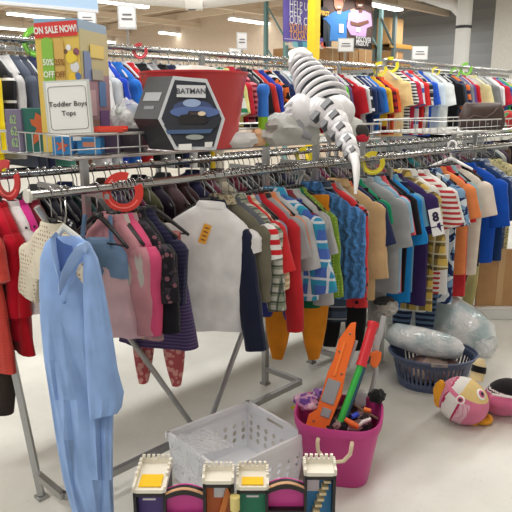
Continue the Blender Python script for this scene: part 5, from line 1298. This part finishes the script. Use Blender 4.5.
# plush toys
def plush():
    c = atZ(462, 400, .115); 
    root = thing('plush_toy', 'pink, white and cream ball shaped plush toy with orange wings on floor', 'plush toy', (c.x, c.y, 0))
    ax = (RT*.72-FH*.5+V((0, 0, -.34))).normalized()          # towards its pink end
    upv = (V((0, 0, 1))-ax*ax.z).normalized(); sv = ax.cross(upv)
    M = Matrix((ax, sv, upv)).transposed().to_4x4(); M.translation = c
    R = .122
    cols = [fab((226, 128, 160)), fab((232, 230, 226)), fab((186, 44, 96)), fab((236, 190, 206), 'dots', (190, 60, 110), f=100, duty=.3), fab((236, 208, 140)), fab((222, 150, 170), 'dots', (170, 50, 100), f=100, duty=.32)]
    bm = BM(); sphere(bm, (0, 0, 0), 1, u=80, v=50)
    for f in bm.faces:
        d = f.calc_center_median().normalized(); x = d.x
        mi = 5 if x < -.62 else 2 if x < -.55 else 1 if x < -.02 else 2 if x < .06 else 3 if x < .42 else 0
        if d.z > .6 and x > -.1: mi = 4
        if .44 < d.z <= .6 and x > -.7: mi = 0
        f.material_index = mi
    for v in bm.verts:
        d = v.co.normalized(); v.co = M @ V((d.x*R*(1.12 if d.x > 0 else 1.0), d.y*R, d.z*R*.98))
    part('body', bm, cols, root)
    def onb(x, y, z, k=1.0): d = V((x, y, z)).normalized(); return M @ V((d.x*R*(1.12 if d.x > 0 else 1)*k, d.y*R*k, d.z*R*.98*k)), (M.to_3x3() @ d).normalized()
    Mi = M.to_3x3().inverted()
    for wd, r in ((-FH*.62+UPZ*.62+RT*.5, .03), (-FH*.8+UPZ*.42-RT*.35, .022)):
        x, y, z = (Mi @ wd)[:]
        p, nrm = onb(x, y if True else -y, z); 
        q = nrm.orthogonal().normalized(); r2 = nrm.cross(q); ME = Matrix((q, r2, nrm)).transposed().to_4x4(); ME.translation = p
        bm = BM(); sphere(bm, (0, 0, 0), (r, r, .006), ME, 18, 10); e = part('eye', bm, mat((240, 236, 230), .5), root)
        bm = BM(); sphere(bm, (0, 0, .003), (r*.7, r*.7, .006), ME, 18, 10); part('iris', bm, mat((196, 90, 130), .5), root)
        bm = BM(); sphere(bm, (0, 0, .006), (r*.38, r*.38, .006), ME, 14, 8); part('pupil', bm, mat((24, 22, 26), .4), root)
    OG = fab((240, 168, 50))
    part('wing', lump('w', atD(440, 394, (c-EYE).dot(FW)+.01), (.03, .035, .075), None, 2.2, .2), OG, root)
    p = atZ(474, 420, .02); part('wing', lump('w', V((p.x, p.y, .035)), (.03, .03, .05), None, 3.2, .25, flat=.035), OG, root)
    p = atZ(482, 421, .01); bm = BM(); tube(bm, [V((p.x, p.y, .024))+RT*.035*cos(a)+FH*.03*sin(a) for a in [2*pi*k/16 for k in range(16)]], .02, 8, True); part('foot', bm, OG, root)
    dd = (c-EYE).dot(FW)
    bm = BM(); tube(bm, [atD(x, y, dd+.04) for x, y in ((476, 380), (478, 372), (480, 364), (481, 359))], [.035, .036, .03, .018], 14); part('crest', bm, fab((226, 206, 160)), root)
    bm = BM(); tube(bm, [atD(x, y, dd+.035) for x, y in ((478.2, 372), (479.5, 366))], [.039, .036], 14); part('crest_band', bm, fab((28, 26, 28)), root)
    bm = BM(); rings = [onb(.95, -.1 if (onb(.95, -.1, .2)[0]-c).dot(FH) < 0 else .1, .2)[0]]
    c2 = atZ(505, 397, .09)
    root = thing('plush_toy', 'pink plush toy with black band and white stripes behind ball plush', 'plush toy', (c2.x, c2.y, 0))
    d2 = (c2-EYE).dot(FW)
    bm = BM(); sphere(bm, (0, 0, 0), 1, u=80, v=50); M = Matrix.Translation(c2) @ Matrix((RT, FH, UPZ)).transposed().to_4x4() @ Matrix.Rotation(-.5, 4, 'Y')
    for f in bm.faces:
        d = f.calc_center_median().normalized(); s = d.x*.6+d.z*.8
        f.material_index = 1 if s > .5 else 2 if s > .44 else 1 if s > .38 else 2 if s > .32 else 0
    for v in bm.verts: v.co = M @ V((v.co.x*.115, v.co.y*.1, v.co.z*.095))
    part('body', bm, [fab((222, 124, 158)), fab((30, 26, 30)), fab((236, 232, 230))], root)
    bm = BM(); tube(bm, [atD(x, y, d2-.1) for x, y in ((488, 399), (498, 401), (512, 404), (522, 406))], [.02, .034, .036, .03], 14); part('arm', bm, fab((214, 110, 148)), root)
    bm = BM(); tube(bm, [atD(x, y, d2-.13) for x, y in ((492, 394), (502, 396), (516, 398))], .006, 8); part('arm_stripe', bm, fab((236, 232, 230)), root)
plush()

# cardboard panel at right
p = atZ(500, 324, 0)
t = thing('storage_box', 'low white box on the floor under the cardboard panel', 'box', (p.x+.16, p.y+.05, 0), AZ-pi/2)
bm = BM(); box(bm, (0, 0, .045), (.5, .12, .09)); bevel(bm, .004, 1); obj('box', bm, mat((214, 214, 210), .5), t, False)
bm = BM(); box(bm, (0, 0, .092), (.51, .13, .012)); bevel(bm, .003, 1); obj('lid', bm, mat((222, 222, 218), .5), t, False)
p2 = V((p.x+.16, p.y+.05, .1)); zt = atD(500, 246, (p2-EYE).dot(FW)).z
t = thing('cardboard_sheet', 'large brown cardboard panel standing beside the far end of clothes', 'cardboard', p2, AZ-pi/2)
bm = BM(); box(bm, (0, 0, (zt-.1)/2), (.44, .03, zt-.1)); obj('sheet', bm, mat((172, 132, 88), .85, var=.08), t, False)
bm = BM(); box(bm, (-.05, -.0165, (zt-.1)/2), (.05, .002, zt-.1)); obj('tape', bm, mat((186, 150, 104), .5), t, False)

# toy castle
def castle():
    l_, r_ = atZ(128, 602, 0), atZ(340, 602, 0); c = (l_+r_)/2; c.z = 0
    u = (r_-l_).normalized(); WT = (r_-l_).length
    root = thing('toy_castle', 'toy castle playset with white battlement towers and magenta bridges', 'toy castle', c)
    M = frame(c, u)           # x right, y up, z towards reader
    sx = lambda px: ((atZ(px, 602, 0)-c).dot(u))
    ztop = lambda px, py: atD(px, py, (c-EYE).dot(FW)*1.0)
    dep = .1
    # plane through c facing reader: height for py at front plane
    def hy(px, py):
        d = ray(px, py); n = V((FH.x, FH.y, 0)); t_ = (c-n*0-EYE).dot(n)/d.dot(n); return (EYE+d*t_).z
    def xx(px, py):
        d = ray(px, py); t_ = (c-EYE).dot(FH)/d.dot(FH); return (EYE+d*t_-c).dot(u)
    CR = plastic((232, 228, 214), .5); BK = plastic((30, 28, 30), .5)
    def tower(px0, px1, pyw, pyb, col, kind):
        x0, x1 = xx(px0, pyb), xx(px1, pyb); zb = hy((px0+px1)/2, pyb); w_ = x1-x0; xm = (x0+x1)/2
        def backy(d_):
            v = M @ V((xm, zb+.04, -d_))-EYE; return 256-FPX*v.dot(UPC)/v.dot(FW)
        d = .02
        while backy(d) > pyw and d < .2: d += .004
        d = max(d, .06)
        # body: open box, back and sides
        bm = BM(); box(bm, (xm, zb/2-.01, -.045), (w_*.94, zb-.02, .012), M); part('tower_body', bm, plastic(col, .45), root, False)
        bm = BM()
        for q in (-1, 1): box(bm, (xm+q*w_*.465, zb/2, -d/2), (.009, zb, d), M)
        box(bm, (xm, zb-.008, -.01), (w_, .012, .02), M)
        part('tower_frame', bm, BK, root, False)
        bm = BM(); ph = .04
        box(bm, (xm, zb+.004, -d/2), (w_, .012, d), M); box(bm, (xm, zb+ph*.32, -d), (w_+.006, ph*.64, .009), M)
        for q in (-1, 1): box(bm, (xm+q*w_*.49, zb+.012, -d/2), (.008, .02, d), M)
        n = 6
        for k in range(n):
            o_ = -w_/2+w_*(k+.5)/n; box(bm, (xm+o_, zb+ph*.8, -d), (w_/n*.58, ph*.4, .009), M)
            if k < 4: box(bm, (xm+w_*.49, zb+.026, -d+d*(k+.5)/n), (.008, .014, d/n*.58), M); box(bm, (xm-w_*.49, zb+.026, -d+d*(k+.5)/n), (.008, .014, d/n*.58), M)
        part('battlement', bm, CR, root, False)
        if kind == 'flag':
            bm = BM(); box(bm, (xm, zb+.013, -d*.3), (w_*.7, .004, d*.42), M); part('yellow_panel', bm, plastic((244, 196, 20), .5), root, False)
            bm = BM(); box(bm, (xm, zb-.022, .0), (w_*.4, .004, .006), M); part('hinge_line', bm, plastic((200, 196, 206), .5), root, False)
        if kind == 'window':
            bm = BM(); box(bm, (xm+.004, zb-.045, -.036), (w_*.42, .05, .008), M); part('window', bm, plastic((206, 208, 216), .4), root, False)
            bm = BM(); prism(bm, [M @ V(q) for q in ((x0+.01, zb-.26, -.02), (x0+.03, zb-.26, -.02), (x1-.01, zb-.05, -.02), (x1-.02, zb-.02, -.02))], M.to_3x3() @ V((0, 0, -.02))); part('ramp', bm, plastic((206, 120, 50), .5), root, False)
        if kind == 'stairs':
            bm = BM(); box(bm, (xm-.02, zb-.045, -.036), (w_*.42, .06, .008), M); part('window', bm, plastic((206, 196, 206), .4), root, False)
            bm = BM(); N = 9
            for k in range(N):
                q = k/(N-1); box(bm, (x0+.02+(w_-.045)*q, zb-.2+.17*q, -.03), (.022, .009, .04), M)
            part('stairs', bm, plastic((206, 190, 150), .5), root, False)
            bm = BM(); prism(bm, [M @ V(q) for q in ((x0+.012, zb-.23, -.04), (x0+.03, zb-.23, -.04), (x1-.01, zb-.04, -.04), (x1-.025, zb-.04, -.04))], M.to_3x3() @ V((0, 0, -.01))); part('stair_side', bm, plastic((60, 160, 210), .5), root, False)
        return x0, x1, zb
    tw = [tower(133, 165, 455, 493, (76, 56, 130), 'flag'), tower(203, 233, 463, 484, (196, 98, 42), 'window'), tower(237, 268, 462, 490, (24, 132, 100), 'flag'), tower(305, 336, 457, 476, (44, 128, 186), 'stairs')]
    for a, b_ in ((tw[0], tw[1]), (tw[2], tw[3])):
        x0, x1 = a[1], b_[0]; xm = (x0+x1)/2; w_ = x1-x0; zt = min(a[2], b_[2])
        zt = hy(185 if a is tw[0] else 287, 490 if a is tw[0] else 484)
        n = 12; arc = [(x0+w_*k/n, zt-.022+.018*sin(pi*k/n)) for k in range(n+1)]
        bm = BM(); prism(bm, [M @ V((x, y, -.022)) for x, y in arc]+[M @ V((x1, zt-.1, -.022)), M @ V((x0, zt-.1, -.022))], M.to_3x3() @ V((0, 0, -.02))); part('bridge_wall', bm, plastic((206, 66, 150), .45), root, False)
        bm = BM(); prism(bm, [M @ V((x, y+.004, -.0)) for x, y in arc]+[M @ V((x, y-.014, -.0)) for x, y in arc[::-1]], M.to_3x3() @ V((0, 0, -.03))); part('bridge_arch', bm, BK, root, False)
        bm = BM(); prism(bm, [M @ V((x, y+.006, -.0)) for x, y in arc]+[M @ V((x, y+.003, -.0)) for x, y in arc[::-1]], M.to_3x3() @ V((0, 0, -.012))); part('bridge_deck', bm, plastic((206, 160, 120), .5), root, False)
        bm = BM(); box(bm, (xm, zt-.1, -.02), (w_, .008, .04), M); part('bridge_floor', bm, BK, root, False)
        bm = BM()
        for k in range(5): box(bm, (x0+w_*(k+.5)/5, (zt-.1)/2, -.03), (w_/5, zt-.11, .006), M, k % 2)
        part('striped_base', bm, [plastic((190, 40, 44), .5), plastic((232, 228, 222), .5)], root, False)
    xg = (tw[1][1]+tw[2][0])/2
    bm = BM(); tube(bm, [M @ V((xg, hy(235, 507), .012)), M @ V((xg, hy(235, 494), .012))], .016, 12); part('barrel', bm, plastic((222, 206, 130), .5), root)
castle()
print('objects', len(bpy.data.objects))
